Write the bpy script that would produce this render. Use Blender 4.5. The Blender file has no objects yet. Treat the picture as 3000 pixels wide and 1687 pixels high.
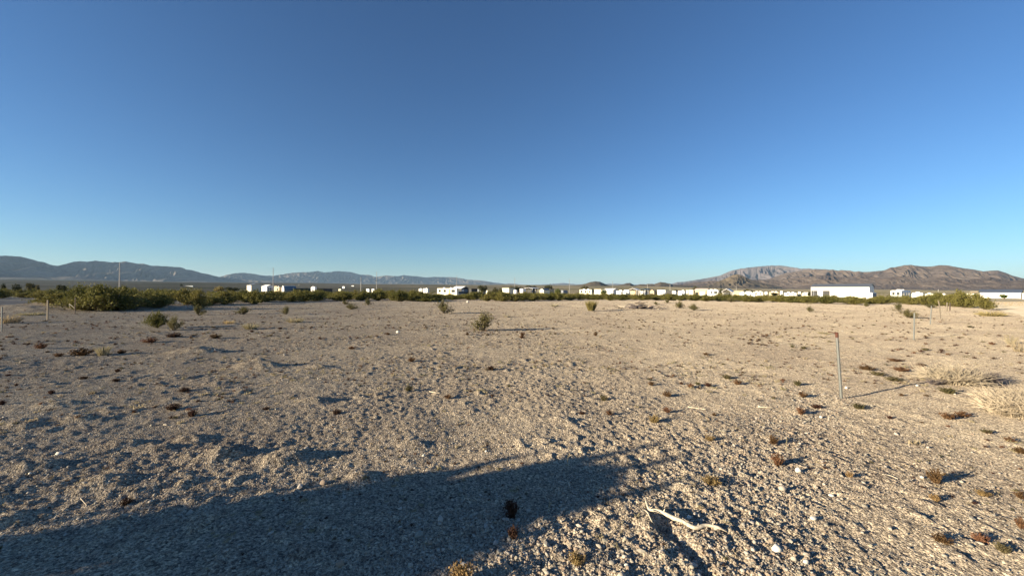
import bpy, math, random
import numpy as np
from mathutils import Vector, Matrix, Euler

# ------------------------------------------------------------------ camera, sky, sun, exposure
SC = bpy.context.scene
COL = SC.collection
W0, H0, FPX = 3000.0, 1687.0, 1167.0
CAM_H = 1.6
cam_d = bpy.data.cameras.new('camera')
cam = bpy.data.objects.new('camera', cam_d); COL.objects.link(cam)
cam_d.sensor_width = 36.0
cam_d.lens = FPX / W0 * 36.0
cam_d.clip_start = 0.05; cam_d.clip_end = 60000
PITCH, ROLL = math.radians(0.32), math.radians(0.31)
CAM_M = Matrix.Translation((0, 0, CAM_H)) @ Euler((math.radians(90) + PITCH, 0, 0)).to_matrix().to_4x4() @ Matrix.Rotation(ROLL, 4, 'Z')
cam.matrix_world = CAM_M
SC.camera = cam

SUN_EL = math.radians(11.8)
SUN_TRAVEL = Vector((0.915, 0.403, 0)).normalized()          # where the light goes, on the ground
sun_dir = Vector((-SUN_TRAVEL.x * math.cos(SUN_EL), -SUN_TRAVEL.y * math.cos(SUN_EL), math.sin(SUN_EL)))
world = bpy.data.worlds.new('World'); SC.world = world; world.use_nodes = True
wn = world.node_tree; bg = wn.nodes['Background']
sky = wn.nodes.new('ShaderNodeTexSky'); sky.sky_type = 'NISHITA'; sky.sun_disc = False
sky.sun_elevation = SUN_EL
sky.sun_rotation = math.atan2(sun_dir.x, sun_dir.y)
sky.altitude = 300; sky.air_density = 1.0; sky.dust_density = 0.0; sky.ozone_density = 4.8
gm = wn.nodes.new('ShaderNodeGamma'); gm.inputs[1].default_value = 1.10; wn.links.new(sky.outputs[0], gm.inputs[0]); wn.links.new(gm.outputs[0], bg.inputs[0]); bg.inputs[1].default_value = 0.051
sd = bpy.data.lights.new('sun', 'SUN'); sd.energy = 5.0; sd.angle = math.radians(0.5); sd.color = (1.0, 0.85, 0.61)
sun = bpy.data.objects.new('sun', sd); COL.objects.link(sun)
sun.rotation_euler = sun_dir.to_track_quat('Z', 'Y').to_euler()
SC.view_settings.view_transform = 'Standard'; SC.view_settings.look = 'None'
SC.view_settings.gamma = 1.0; SC.view_settings.use_curve_mapping = False
SC.view_settings.exposure = 1.42
SC.cycles.max_bounces = 6; SC.cycles.volume_bounces = 0
SC.cycles.use_denoising = True; SC.cycles.denoiser = 'OPENIMAGEDENOISE'; SC.cycles.denoising_input_passes = 'RGB_ALBEDO_NORMAL'; SC.cycles.denoising_prefilter = 'ACCURATE'
SC.cycles.use_adaptive_sampling = False
SC.cycles.sample_clamp_indirect = 4.0

# ------------------------------------------------------------------ helpers
random.seed(7); RNG = np.random.default_rng(7)

def ray(px, py):
    v = Vector(((px - W0 / 2) / FPX, -(py - H0 / 2) / FPX, -1.0))
    return (CAM_M.to_3x3() @ v)
def gxy(px, py, z=0.0):
    """point of the ground (height z) seen at photo pixel px,py"""
    d = ray(px, py); t = (z - CAM_H) / d.z
    return d.x * t, d.y * t
def at_depth(px, py, Y):
    d = ray(px, py); t = Y / d.y
    return Vector((d.x * t, Y, CAM_H + d.z * t))

def _h(ix, iy, seed):
    n = (ix * 374761393 + iy * 668265263 + seed * 974634777) & 0xffffffff
    n = ((n ^ (n >> 13)) * 1274126177) & 0xffffffff
    n = n ^ (n >> 16)
    return n
def perlin(x, y, seed=0):
    x = np.asarray(x, float); y = np.asarray(y, float)
    x0 = np.floor(x).astype(np.int64); y0 = np.floor(y).astype(np.int64)
    fx = x - x0; fy = y - y0
    u = fx * fx * fx * (fx * (fx * 6 - 15) + 10); v = fy * fy * fy * (fy * (fy * 6 - 15) + 10)
    def g(ix, iy, dx, dy):
        a = _h(ix, iy, seed).astype(float) * (2 * math.pi / 4294967296.0)
        return np.cos(a) * dx + np.sin(a) * dy
    n00 = g(x0, y0, fx, fy); n10 = g(x0 + 1, y0, fx - 1, fy)
    n01 = g(x0, y0 + 1, fx, fy - 1); n11 = g(x0 + 1, y0 + 1, fx - 1, fy - 1)
    a = n00 + u * (n10 - n00); b = n01 + u * (n11 - n01)
    return (a + v * (b - a)) * 1.5
def smooth(a, b, x):
    t = np.clip((np.asarray(x, float) - a) / (b - a), 0, 1); return t * t * (3 - 2 * t)

# roads: bands given by a point on the near edge, direction, and the two perpendicular offsets
ROADS = {
    'right': dict(p=(5.0, 6.06), d=(0.722, 0.692), n=(0.692, -0.722), a=5.4, b=14.0, s0=14, s1=112),
    'left': dict(p=(0.0, 0.0), d=(-0.62, 0.785), n=(-0.785, -0.62), a=11.5, b=27.0, s0=2, s1=100),
}
def road_mask(x, y):
    m = np.zeros_like(x)
    for r in ROADS.values():
        dx = x - r['p'][0]; dy = y - r['p'][1]
        s = dx * r['d'][0] + dy * r['d'][1]; t = dx * r['n'][0] + dy * r['n'][1]
        w = smooth(r['a'] - 0.8, r['a'] + 0.3, t) * (1 - smooth(r['b'] - .3, r['b'] + .8, t)) * smooth(r['s0'] - 8, r['s0'], s) * (1 - smooth(r['s1'], r['s1'] + 5, s))
        m = np.maximum(m, w)
    return m
BUMPS = []     # x, y, sx, sy, h
for px, py, sx, sy, h in [(575, 1032, .55, .35, .16), (755, 1078, .40, .22, .15), (170, 1192, .25, .14, .07), (235, 1236, .16, .10, .06),
                          (650, 1345, .20, .14, .075), (830, 1350, .17, .13, .08), (105, 1375, .16, .10, .06), (1645, 1235, .12, .09, .05),
                          (935, 1080, .16, .12, .05), (300, 1420, .14, .10, .06), (60, 1250, .16, .09, .05), (470, 1315, .15, .08, .045),
                          (1060, 1400, .10, .08, .04), (920, 1180, .15, .11, .06), (2330, 1205, .12, .09, .04),
                          (1215, 1305, .12, .07, .03), (560, 1290, .13, .08, .05), (360, 1305, .14, .08, .05), (650, 1130, .2, .12, .05),
                          (140, 905, 2.6, 0.7, .45), (60, 912, 2.5, .7, .40), (225, 862, 4., 2., .8), (150, 860, 4, 2, .7)]:
    X, Y = gxy(px, py); BUMPS.append((X, Y, sx, sy, h))
TRENCH = [gxy(1940, 1545), gxy(2010, 1600), gxy(2075, 1687)]
def seg_dist(x, y, pts):
    d = np.full_like(x, 1e9)
    for (ax, ay), (bx, by) in zip(pts, pts[1:]):
        vx, vy = bx - ax, by - ay; t = np.clip(((x - ax) * vx + (y - ay) * vy) / (vx * vx + vy * vy), 0, 1)
        d = np.minimum(d, np.hypot(x - ax - t * vx, y - ay - t * vy))
    return d
def _track(px_pts, off):
    g = [Vector(gxy(*p)) for p in px_pts]; out = []
    for i, p in enumerate(g):
        d = (g[min(i + 1, len(g) - 1)] - g[max(i - 1, 0)]).normalized(); out.append((p.x - d.y * off, p.y + d.x * off))
    return out
_ta = [(900, 930), (930, 1000), (985, 1090), (1080, 1200), (1250, 1380), (1500, 1687)]
_tb = [(2600, 990), (2150, 1010), (1850, 1060), (1640, 1130), (1480, 1230), (1330, 1400), (1180, 1687)]
TRACKS = [_track(_ta, -.7), _track(_ta, .7), _track(_tb, -.7), _track(_tb, .7)]
RUBBLE = [gxy(2370, 1150), gxy(2300, 1290), gxy(2180, 1420), gxy(2130, 1600), gxy(2200, 1687)]
RUBBLE2 = [gxy(1380, 1600), gxy(1600, 1660), gxy(1750, 1760)]

def hg(x, y):
    x = np.atleast_1d(np.asarray(x, float)); y = np.atleast_1d(np.asarray(y, float))
    r = np.hypot(x, y)
    z = 0.06 * perlin(x / 7, y / 7, 1) * smooth(2, 10, r) - 0.8 * smooth(55, 130, r) + r * 0.0125 * smooth(250, 1800, r) * (1 - .62 * smooth(.25, .62, x / np.maximum(r, .01)))
    z += (0.3 * perlin(x / 45, y / 45, 2) * smooth(60, 200, r))
    z += 14 * perlin(x / 900, y / 900, 9) * smooth(1500, 5000, r)
    amp = (1 - 0.94 * road_mask(x, y)) * (1 - smooth(70, 200, r))
    n9 = perlin(x / .95, y / .95, 3); n4 = perlin(x / .42 + .3 * n9, y / .42, 4)
    rough = 0.55 + 0.9 * np.clip(perlin(x / 2.7, y / 2.7, 12) + .35, 0, 1)
    leftf = 1.0 - .62 * smooth(-1.0, 5.0, x)             # the left side is more hummocky
    m = 0.018 * n9 + 0.009 * n4
    patch = .25 + .75 * smooth(-.12, .35, perlin(x / 1.9, y / 1.9, 44) + .3 * perlin(x / .7, y / .7, 45))
    m += patch * (0.015 * leftf * smooth(0.30, 0.75, perlin(x / .38, y / .5, 5)) + 0.026 * leftf * smooth(0.25, 0.75, perlin(x / .2, y / .24, 6)) + .013 * leftf * smooth(.25, .65, perlin(x / .11, y / .13, 16)))
    near = 1 - smooth(30, 75, r)
    m += rough * near * ((.0035 + .005 * leftf) * perlin(x / .10, y / .10, 7) + (.004 + .004 * leftf) * perlin(x / .05, y / .05, 8) + .005 * perlin(x / .025, y / .025, 18))
    z = z + amp * m
    rd = seg_dist(x, y, RUBBLE); rb = (1 - smooth(.1, .6, rd)) + (1 - smooth(.1, .5, seg_dist(x, y, RUBBLE2)))
    z += rb * (0.006 * perlin(x / .11, y / .11, 21) + 0.005 * perlin(x / .05, y / .05, 22)) * (r < 12)
    for k, tr in enumerate(TRACKS):
        tk = seg_dist(x, y, tr); z -= .006 * np.exp(-(tk / .15) ** 2) * (1 - smooth(9, 22, r)) * (.4 + perlin(x / 1.3, y / 1.3, 55))
    td = seg_dist(x, y, TRENCH); z -= 0.05 * np.exp(-(td / .045) ** 2) * (r < 12)
    for bx, by, sx, sy, h in BUMPS:
        e = ((x - bx) / sx) ** 2 + ((y - by) / sy) ** 2
        w = 1 / (1 + e * e)
        z = z + h * w * (1 + .35 * perlin(x / (sx * .5), y / (sy * .5), 31)) * (e < 40)
    return z
def gz(x, y): return float(hg(x, y)[0])

def mesh_obj(name, verts, faces, mat=None, parent=None, smooth_shade=False, mats=None, midx=None):
    me = bpy.data.meshes.new(name)
    verts = np.asarray(verts, dtype=np.float32)
    if isinstance(faces, np.ndarray):
        nf, k = faces.shape
        me.vertices.add(len(verts)); me.vertices.foreach_set('co', verts.ravel())
        me.loops.add(nf * k); me.loops.foreach_set('vertex_index', faces.ravel().astype(np.int32))
        me.polygons.add(nf); me.polygons.foreach_set('loop_start', np.arange(0, nf * k, k, dtype=np.int32))
        me.update(calc_edges=True)
    else:
        me.from_pydata([tuple(map(float, v)) for v in verts], [], faces)
    for m in (mats or ([mat] if mat else [])): me.materials.append(m)
    if midx is not None: me.polygons.foreach_set('material_index', np.asarray(midx, dtype=np.int32))
    if smooth_shade: me.polygons.foreach_set('use_smooth', np.ones(len(me.polygons), dtype=bool))
    me.update()
    o = bpy.data.objects.new(name, me); COL.objects.link(o)
    if parent: o.parent = parent
    return o
def tag(o, label=None, cat=None, group=None, kind=None):
    if label: o['label'] = label
    if cat: o['category'] = cat
    if group: o['group'] = group
    if kind: o['kind'] = kind
    return o
def empty(name, loc, rz=0.0, label=None, cat=None, group=None):
    o = bpy.data.objects.new(name, None); COL.objects.link(o); o.location = loc; o.rotation_euler = (0, 0, rz)
    o.empty_display_size = .1
    return tag(o, label, cat, group)
KIDS = {}
def kids(o):
    if o.name not in KIDS: KIDS[o.name] = list(o.children)
    return KIDS[o.name]
def copy_tree(o, parent=None):
    c = o.copy(); COL.objects.link(c); c.parent = parent
    for ch in kids(o): copy_tree(ch, c)
    return c

class MB:
    def __init__(s): s.v = []; s.f = []; s.m = []
    def add(s, vs, fs, mi=0):
        n = len(s.v); s.v += [tuple(v) for v in vs]; s.f += [tuple(i + n for i in f) for f in fs]; s.m += [mi] * len(fs)
    def box(s, x0, x1, y0, y1, z0, z1, mi=0):
        s.add([(x0, y0, z0), (x1, y0, z0), (x1, y1, z0), (x0, y1, z0), (x0, y0, z1), (x1, y0, z1), (x1, y1, z1), (x0, y1, z1)],
              [(0, 3, 2, 1), (4, 5, 6, 7), (0, 1, 5, 4), (1, 2, 6, 5), (2, 3, 7, 6), (3, 0, 4, 7)], mi)
    def tube(s, pts, rad, sides=5, mi=0, caps=True):
        pts = [Vector(p) for p in pts]; vs = []
        for i, p in enumerate(pts):
            d = (pts[min(i + 1, len(pts) - 1)] - pts[max(i - 1, 0)]).normalized()
            a = d.cross(Vector((0, 0, 1)) if abs(d.z) < .9 else Vector((1, 0, 0))).normalized(); b = d.cross(a)
            r = rad[i] if hasattr(rad, '__len__') else rad
            for k in range(sides):
                t = 2 * math.pi * k / sides
                vs.append(p + a * (r * math.cos(t)) + b * (r * math.sin(t)))
        fs = []
        for i in range(len(pts) - 1):
            for k in range(sides):
                k2 = (k + 1) % sides; fs.append((i * sides + k, i * sides + k2, (i + 1) * sides + k2, (i + 1) * sides + k))
        if caps:
            fs.append(tuple(range(sides - 1, -1, -1))); fs.append(tuple((len(pts) - 1) * sides + k for k in range(sides)))
        s.add(vs, fs, mi)
    def blade(s, p, d, L, w, droop=.2, mi=0, bend=None):
        p = Vector(p); d = Vector(d).normalized()
        side = d.cross(Vector((random.uniform(-1, 1), random.uniform(-1, 1), random.uniform(-.3, .3)))).normalized() * w
        q = p + d * (L * .55); e = p + d * L + Vector((d.x * droop * L, d.y * droop * L, -droop * L))
        s.add([p - side, p + side, q + side * .8, q - side * .8, e], [(0, 1, 2, 3), (3, 2, 4)], mi)
    def leaf(s, c, w, l, mi=0):
        c = Vector(c); a = Vector((random.gauss(0, 1), random.gauss(0, 1), random.gauss(0, 1))).normalized()
        b = a.cross(Vector((random.gauss(0, 1), random.gauss(0, 1), random.gauss(0, 1)))).normalized()
        s.add([c - a * w - b * l * .3, c + a * w * .7 - b * l, c + a * w + b * l * .4, c - a * w * .5 + b * l], [(0, 1, 2, 3)], mi)
    def build(s, name, mats, parent=None, smooth_shade=False):
        if not isinstance(mats, (list, tuple)): mats = [mats]
        return mesh_obj(name, s.v, s.f, parent=parent, mats=mats, midx=s.m, smooth_shade=smooth_shade)

# ------------------------------------------------------------------ materials
def new_mat(name, rough=.9):
    m = bpy.data.materials.new(name); m.use_nodes = True; nt = m.node_tree
    b = nt.nodes['Principled BSDF']; b.inputs['Roughness'].default_value = rough; b.inputs['Specular IOR Level'].default_value = .15
    return m, nt, b
def noise_col(nt, scale, stops, coord='Object', detail=5, rough=.6, dist=0.0):
    tc = nt.nodes.new('ShaderNodeTexCoord'); n = nt.nodes.new('ShaderNodeTexNoise')
    n.inputs['Scale'].default_value = scale; n.inputs['Detail'].default_value = detail; n.inputs['Roughness'].default_value = rough; n.inputs['Distortion'].default_value = dist
    nt.links.new(tc.outputs[coord], n.inputs['Vector'])
    r = nt.nodes.new('ShaderNodeValToRGB'); nt.links.new(n.outputs[0], r.inputs[0])
    el = r.color_ramp.elements
    while len(el) < len(stops): el.new(.5)
    for e, (p, c) in zip(el, stops): e.position = p; e.color = (*c, 1)
    return r, n, tc
def mixc(nt, fac, a, b, mode='MIX'):
    m = nt.nodes.new('ShaderNodeMix'); m.data_type = 'RGBA'; m.blend_type = mode
    for sock, v in ((m.inputs[0], fac), (m.inputs[6], a), (m.inputs[7], b)):
        if isinstance(v, bpy.types.NodeSocket): nt.links.new(v, sock)
        elif isinstance(v, (int, float)): sock.default_value = v
        else: sock.default_value = (*v, 1)
    return m.outputs[2]
def simple(name, c, rough=.7, var=.12, scale=3.0, spec=.3, metal=0.0, coord='Object'):
    m, nt, b = new_mat(name, rough); b.inputs['Specular IOR Level'].default_value = spec; b.inputs['Metallic'].default_value = metal
    lo = tuple(max(0, x * (1 - var)) for x in c); hi = tuple(min(1, x * (1 + var)) for x in c)
    r, n, tc = noise_col(nt, scale, [(.3, lo), (.7, hi)], coord)
    nt.links.new(r.outputs[0], b.inputs['Base Color']); return m
def foliage(name, c1, c2, scale=2.0, transl=.25, rand=.25):
    m, nt, b = new_mat(name, .75)
    r, n, tc = noise_col(nt, scale, [(.35, c1), (.65, c2)], 'Object', 3)
    oi = nt.nodes.new('ShaderNodeObjectInfo')
    hsv = nt.nodes.new('ShaderNodeHueSaturation'); nt.links.new(r.outputs[0], hsv.inputs['Color'])
    mr = nt.nodes.new('ShaderNodeMapRange'); nt.links.new(oi.outputs['Random'], mr.inputs[0]); mr.inputs[3].default_value = 1 - rand; mr.inputs[4].default_value = 1 + rand
    nt.links.new(mr.outputs[0], hsv.inputs['Value'])
    mh = nt.nodes.new('ShaderNodeMapRange'); nt.links.new(oi.outputs['Random'], mh.inputs[0]); mh.inputs[3].default_value = .515; mh.inputs[4].default_value = .485
    nt.links.new(mh.outputs[0], hsv.inputs['Hue'])
    nt.links.new(hsv.outputs[0], b.inputs['Base Color'])
    if transl:
        t = nt.nodes.new('ShaderNodeBsdfTranslucent'); nt.links.new(hsv.outputs[0], t.inputs[0])
        mx = nt.nodes.new('ShaderNodeMixShader'); mx.inputs[0].default_value = transl
        nt.links.new(b.outputs[0], mx.inputs[1]); nt.links.new(t.outputs[0], mx.inputs[2])
        nt.links.new(mx.outputs[0], nt.nodes['Material Output'].inputs[0])
    return m

def ground_material():
    m, nt, b = new_mat('desert_soil', 1.0); b.inputs['Specular IOR Level'].default_value = 0.05; b.inputs['Diffuse Roughness'].default_value = 1.0
    L = nt.links.new
    big, _, tc = noise_col(nt, .35, [(.35, (.30, .260, .213)), (.65, (.40, .352, .282))], 'Object', 5, .6)
    mid, _, _ = noise_col(nt, 3.1, [(.3, (.80, .79, .80)), (.7, (1.12, 1.10, 1.05))], 'Object', 5, .65)
    fin, nf, _ = noise_col(nt, 48, [(.36, (.30, .28, .29)), (.47, (.88, .87, .86)), (.64, (1.62, 1.60, 1.53))], 'Object', 5, .8)  # dark grit flecks, deepened to stand for shade between the pebbles
    fi2, _, _ = noise_col(nt, 7, [(.32, (.55, .53, .53)), (.46, (1.0, 1.0, 1.0)), (.70, (1.2, 1.18, 1.12))], 'Object', 6, .75)
    c = mixc(nt, 1.0, big.outputs[0], mid.outputs[0], 'MULTIPLY'); c = mixc(nt, 1.0, c, fin.outputs[0], 'MULTIPLY'); c = mixc(nt, 1.0, c, fi2.outputs[0], 'MULTIPLY')
    # grit: small stones of their own colour
    vo = nt.nodes.new('ShaderNodeTexVoronoi'); vo.inputs['Scale'].default_value = 75; L(tc.outputs['Object'], vo.inputs['Vector'])
    vr = nt.nodes.new('ShaderNodeValToRGB'); sx = nt.nodes.new('ShaderNodeSeparateColor'); L(vo.outputs['Color'], sx.inputs[0]); L(sx.outputs[0], vr.inputs[0])
    vr.color_ramp.elements[0].position = 0; vr.color_ramp.elements[0].color = (.40, .38, .39, 1); vr.color_ramp.elements[1].position = 1; vr.color_ramp.elements[1].color = (1.75, 1.72, 1.66, 1)
    c = mixc(nt, .85, c, mixc(nt, 1.0, c, vr.outputs[0], 'MULTIPLY'))
    # scrub cover of the far plain, by place
    geo = nt.nodes.new('ShaderNodeNewGeometry'); ln = nt.nodes.new('ShaderNodeVectorMath'); ln.operation = 'LENGTH'; L(geo.outputs['Position'], ln.inputs[0])
    mr = nt.nodes.new('ShaderNodeMapRange'); mr.inputs[1].default_value = 90; mr.inputs[2].default_value = 420; mr.interpolation_type = 'SMOOTHSTEP'; L(ln.outputs['Value'], mr.inputs[0])
    far, _, _ = noise_col(nt, .0022, [(.36, (.065, .063, .038)), (.48, (.10, .088, .058)), (.56, (.155, .135, .095)), (.7, (.08, .076, .046))], 'Object', 8, .62)
    c = mixc(nt, mr.outputs[0], c, far.outputs[0])
    L(c, b.inputs['Base Color'])
    bp = nt.nodes.new('ShaderNodeBump'); bp.inputs['Distance'].default_value = .011; bp.inputs['Strength'].default_value = .9
    ad = nt.nodes.new('ShaderNodeMath'); ad.operation = 'ADD'; L(nf.outputs[0], ad.inputs[0])
    ml = nt.nodes.new('ShaderNodeMath'); ml.operation = 'MULTIPLY'; ml.inputs[1].default_value = -1.2; L(vo.outputs['Distance'], ml.inputs[0]); L(ml.outputs[0], ad.inputs[1])
    L(ad.outputs[0], bp.inputs['Height']); L(bp.outputs[0], b.inputs['Normal'])
    return m
def rock_material(name, c1, c2, c3, sc=.004, bump=14):
    m, nt, b = new_mat(name, .95)
    a, n1, tc = noise_col(nt, sc, [(.35, c1), (.5, c2), (.68, c3)], 'Object', 9, .65)
    f, n2, _ = noise_col(nt, sc * 9, [(.3, (.72, .72, .72)), (.7, (1.25, 1.25, 1.25))], 'Object', 6, .7)
    c = mixc(nt, 1.0, a.outputs[0], f.outputs[0], 'MULTIPLY'); nt.links.new(c, b.inputs['Base Color'])
    bp = nt.nodes.new('ShaderNodeBump'); bp.inputs['Distance'].default_value = bump; bp.inputs['Strength'].default_value = .8
    nt.links.new(n2.outputs[0], bp.inputs['Height']); nt.links.new(bp.outputs[0], b.inputs['Normal'])
    return m
def road_material(name, c1, c2):
    m, nt, b = new_mat(name, 1.0); b.inputs['Diffuse Roughness'].default_value = 1.0; b.inputs['Specular IOR Level'].default_value = 0.0
    tc = nt.nodes.new('ShaderNodeTexCoord'); mp = nt.nodes.new('ShaderNodeMapping'); mp.inputs['Scale'].default_value = (.12, 1.6, 1)
    nt.links.new(tc.outputs['UV'], mp.inputs[0])
    n = nt.nodes.new('ShaderNodeTexNoise'); n.inputs['Scale'].default_value = 1.0; n.inputs['Detail'].default_value = 6; nt.links.new(mp.outputs[0], n.inputs['Vector'])
    r = nt.nodes.new('ShaderNodeValToRGB'); nt.links.new(n.outputs[0], r.inputs[0])
    r.color_ramp.elements[0].position = .35; r.color_ramp.elements[0].color = (*c1, 1); r.color_ramp.elements[1].position = .65; r.color_ramp.elements[1].color = (*c2, 1)
    f, n2, _ = noise_col(nt, 25, [(.3, (.8, .8, .8)), (.7, (1.2, 1.2, 1.2))], 'Object', 5, .7)
    c = mixc(nt, 1.0, r.outputs[0], f.outputs[0], 'MULTIPLY'); nt.links.new(c, b.inputs['Base Color'])
    bp = nt.nodes.new('ShaderNodeBump'); bp.inputs['Distance'].default_value = .01; bp.inputs['Strength'].default_value = .6
    nt.links.new(n2.outputs[0], bp.inputs['Height']); nt.links.new(bp.outputs[0], b.inputs['Normal'])
    return m

M = {}
M['ground'] = ground_material()
M['creosote'] = foliage('creosote_leaf', (.115, .112, .026), (.165, .15, .042), 2.5)
M['creosote_dull'] = foliage('creosote_leaf_dull', (.115, .11, .036), (.16, .145, .056), 2.5)
M['stem'] = simple('bush_stem', (.14, .11, .085), .9)
M['tree_leaf'] = foliage('tree_leaf', (.030, .036, .018), (.065, .068, .03), 1.0)
M['tree_olive'] = foliage('tree_olive', (.07, .065, .03), (.12, .105, .05), 1.0)
M['tree_green'] = foliage('tree_green', (.06, .085, .02), (.11, .13, .035), 1.0)
M['bark'] = simple('bark', (.13, .10, .075), .95)
M['straw'] = foliage('dry_straw', (.30, .25, .15), (.42, .35, .22), 5, .2, .15)
M['straw_gold'] = foliage('golden_straw', (.32, .25, .11), (.45, .36, .17), 5, .2, .15)
M['broom'] = foliage('yellow_broom', (.19, .165, .055), (.30, .25, .10), 5, .25, .1)
M['pale_twig'] = foliage('pale_twig', (.36, .31, .22), (.50, .43, .31), 5, .1, .1)
M['rust'] = foliage('rusty_weed', (.10, .052, .026), (.17, .095, .048), 12, .15, .3)
M['rust_dark'] = foliage('dark_rusty_weed', (.045, .022, .015), (.08, .04, .024), 12, .1, .2)
M['olive_weed'] = foliage('olive_weed', (.085, .075, .035), (.13, .11, .052), 12, .15, .2)
M['gold_weed'] = foliage('golden_weed', (.20, .13, .055), (.32, .22, .10), 12, .15, .1)
M['stone'] = foliage('pale_stone', (.30, .265, .215), (.43, .385, .315), 30, 0, .3)
M['stone_white'] = simple('white_stone', (.62, .58, .50), .9, .15, 30)
M['stone_brown'] = simple('brown_stone', (.30, .23, .17), .9, .2, 30)
M['driftwood'] = simple('bleached_wood', (.56, .48, .36), .85, .38, 60)
M['darkwood'] = simple('dark_wood', (.12, .10, .10), .9, .3, 10)
M['steel'] = simple('galvanised_steel', (.17, .175, .165), .5, .12, 30, .5, .35)
M['rustpaint'] = simple('rusty_band', (.10, .042, .03), .85, .3, 60)
M['post_wood'] = simple('weathered_post', (.22, .185, .14), .9, .2, 20)
M['post_dark'] = simple('dark_post', (.10, .075, .06), .9, .2, 20)
M['white'] = simple('white_metal', (.80, .78, .74), .5, .06, 1.5)
M['white_roof'] = simple('white_roof', (.82, .80, .78), .5, .05, 1.0)
M['cream'] = simple('cream_siding', (.74, .69, .52), .6, .06, 1.5)
M['beige'] = simple('beige_metal', (.62, .56, .44), .6, .06, 1.5)
M['yellow'] = simple('pale_yellow_siding', (.72, .62, .33), .6, .06, 1.5)
M['tan'] = simple('tan_canvas', (.50, .40, .26), .8, .15, 2)
M['pinkroof'] = simple('pinkish_roof', (.66, .52, .47), .7, .1, 1.0)
M['greyroof'] = simple('grey_metal_roof', (.115, .125, .14), .45, .06, 1.0, .5)
M['teal'] = simple('grey_green_roof', (.15, .19, .185), .6, .1, 1)
M['slate'] = simple('slate_metal', (.20, .22, .25), .6, .08, 1.0)
M['darkwall'] = simple('dark_wall', (.06, .06, .06), .8, .2, 1.0)
M['greenwall'] = simple('dark_green_panel', (.030, .045, .032), .8, .2, 1.0)
M['blueside'] = simple('blue_grey_corrugated', (.16, .21, .27), .5, .08, 1.0)
M['glass'] = simple('dark_glass', (.03, .035, .035), .15, .1, 1, .6)
M['tyre'] = simple('tyre', (.03, .03, .03), .9)
M['door_tan'] = simple('tan_door', (.50, .34, .17), .7)
M['pole'] = simple('grey_pole', (.34, .32, .30), .8, .08, 1.0)
M['rock_left'] = rock_material('rock_left', (.10, .088, .078), (.135, .116, .10), (.17, .145, .124))
M['rock_right'] = rock_material('rock_right', (.090, .068, .055), (.135, .104, .084), (.175, .140, .112), .006, 8)
M['rock_hill'] = rock_material('rock_hill', (.07, .058, .042), (.11, .088, .062), (.15, .12, .085), .012, 4)
M['rock_grey'] = rock_material('rock_grey', (.10, .085, .085), (.135, .115, .112), (.17, .14, .135))
M['road'] = road_material('gravel_road', (.25, .22, .175), (.33, .295, .24))
M['road_left'] = road_material('dirt_lot', (.19, .172, .148), (.32, .29, .25))
M['field'] = simple('dry_field_soil', (.50, .41, .24), .95, .2, .6)

# ------------------------------------------------------------------ ground
def build_ground():
    f = math.radians(62)
    ang = np.concatenate([np.linspace(-math.pi, -f, 90, endpoint=False), np.linspace(-f, f, 760), np.linspace(f, math.pi, 91)[1:-1]])
    r1 = np.geomspace(.25, 1.9, 18, endpoint=False); r2 = np.geomspace(1.9, 60, 700, endpoint=False); r3 = np.geomspace(60, 33000, 165)
    rr = np.concatenate([r1, r2, r3])
    A, R = np.meshgrid(ang, rr)
    X = R * np.sin(A); Y = R * np.cos(A)
    Z = hg(X.ravel(), Y.ravel()).reshape(X.shape)
    V = np.stack([X.ravel(), Y.ravel(), Z.ravel()], 1)
    na, nr = len(ang), len(rr)
    i, j = np.meshgrid(np.arange(na), np.arange(nr - 1)); i2 = (i + 1) % na
    F = np.stack([j * na + i, (j + 1) * na + i, (j + 1) * na + i2, j * na + i2], -1).reshape(-1, 4)[:, ::-1]
    V = np.vstack([V, [[0, 0, gz(0, 0)]]])
    o = mesh_obj('ground', V, F, M['ground'], smooth_shade=True)
    # close the small hole under the viewer
    c = len(V) - 1
    fan = [(c, (k + 1) % na, k) for k in range(na)]
    h = mesh_obj('ground_cap', V[list(range(na)) + [c]], [(na, (k + 1) % na, k) for k in range(na)], M['ground'])
    h.parent = o
    tag(o, kind='structure'); tag(h, kind='structure'); h.name = 'ground_patch'
build_ground()
def strip(name, R, mat, lift=.012, ns=220, nt_=24):
    s = np.linspace(R['s0'] - 4, R['s1'] + 2, ns); t = np.linspace(R['a'], R['b'], nt_)
    S, T = np.meshgrid(s, t)
    T2 = T + .25 * perlin(S / 3, T * 0 + 3.3, 5) * (np.abs(T - (R['a'] + R['b']) / 2) > (R['b'] - R['a']) * .45)
    X = R['p'][0] + S * R['d'][0] + T2 * R['n'][0]; Y = R['p'][1] + S * R['d'][1] + T2 * R['n'][1]
    base = hg(X.ravel(), Y.ravel()).reshape(X.shape)
    Z = base + lift + .018 * np.sin(T2 * 2.1 + .6 * perlin(S / 9, T2, 77)) + .018
    V = np.stack([X.ravel(), Y.ravel(), Z.ravel()], 1)
    i, j = np.meshgrid(np.arange(ns - 1), np.arange(nt_ - 1))
    F = np.stack([j * ns + i, j * ns + i + 1, (j + 1) * ns + i + 1, (j + 1) * ns + i], -1).reshape(-1, 4)
    # face up
    a, b_, c = V[F[0, 0]], V[F[0, 1]], V[F[0, 2]]
    if np.cross(b_ - a, c - a)[2] < 0: F = F[:, ::-1]
    o = mesh_obj(name, V, F, mat, smooth_shade=True)
    uv = o.data.uv_layers.new(name='UVMap'); st = np.stack([S.ravel(), T.ravel()], 1)[F.ravel()]
    uv.data.foreach_set('uv', st.astype(np.float32).ravel())
    return tag(o, kind='structure')
strip('gravel_road', ROADS['right'], M['road'])
strip('dirt_road', ROADS['left'], M['road_left'])

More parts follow.
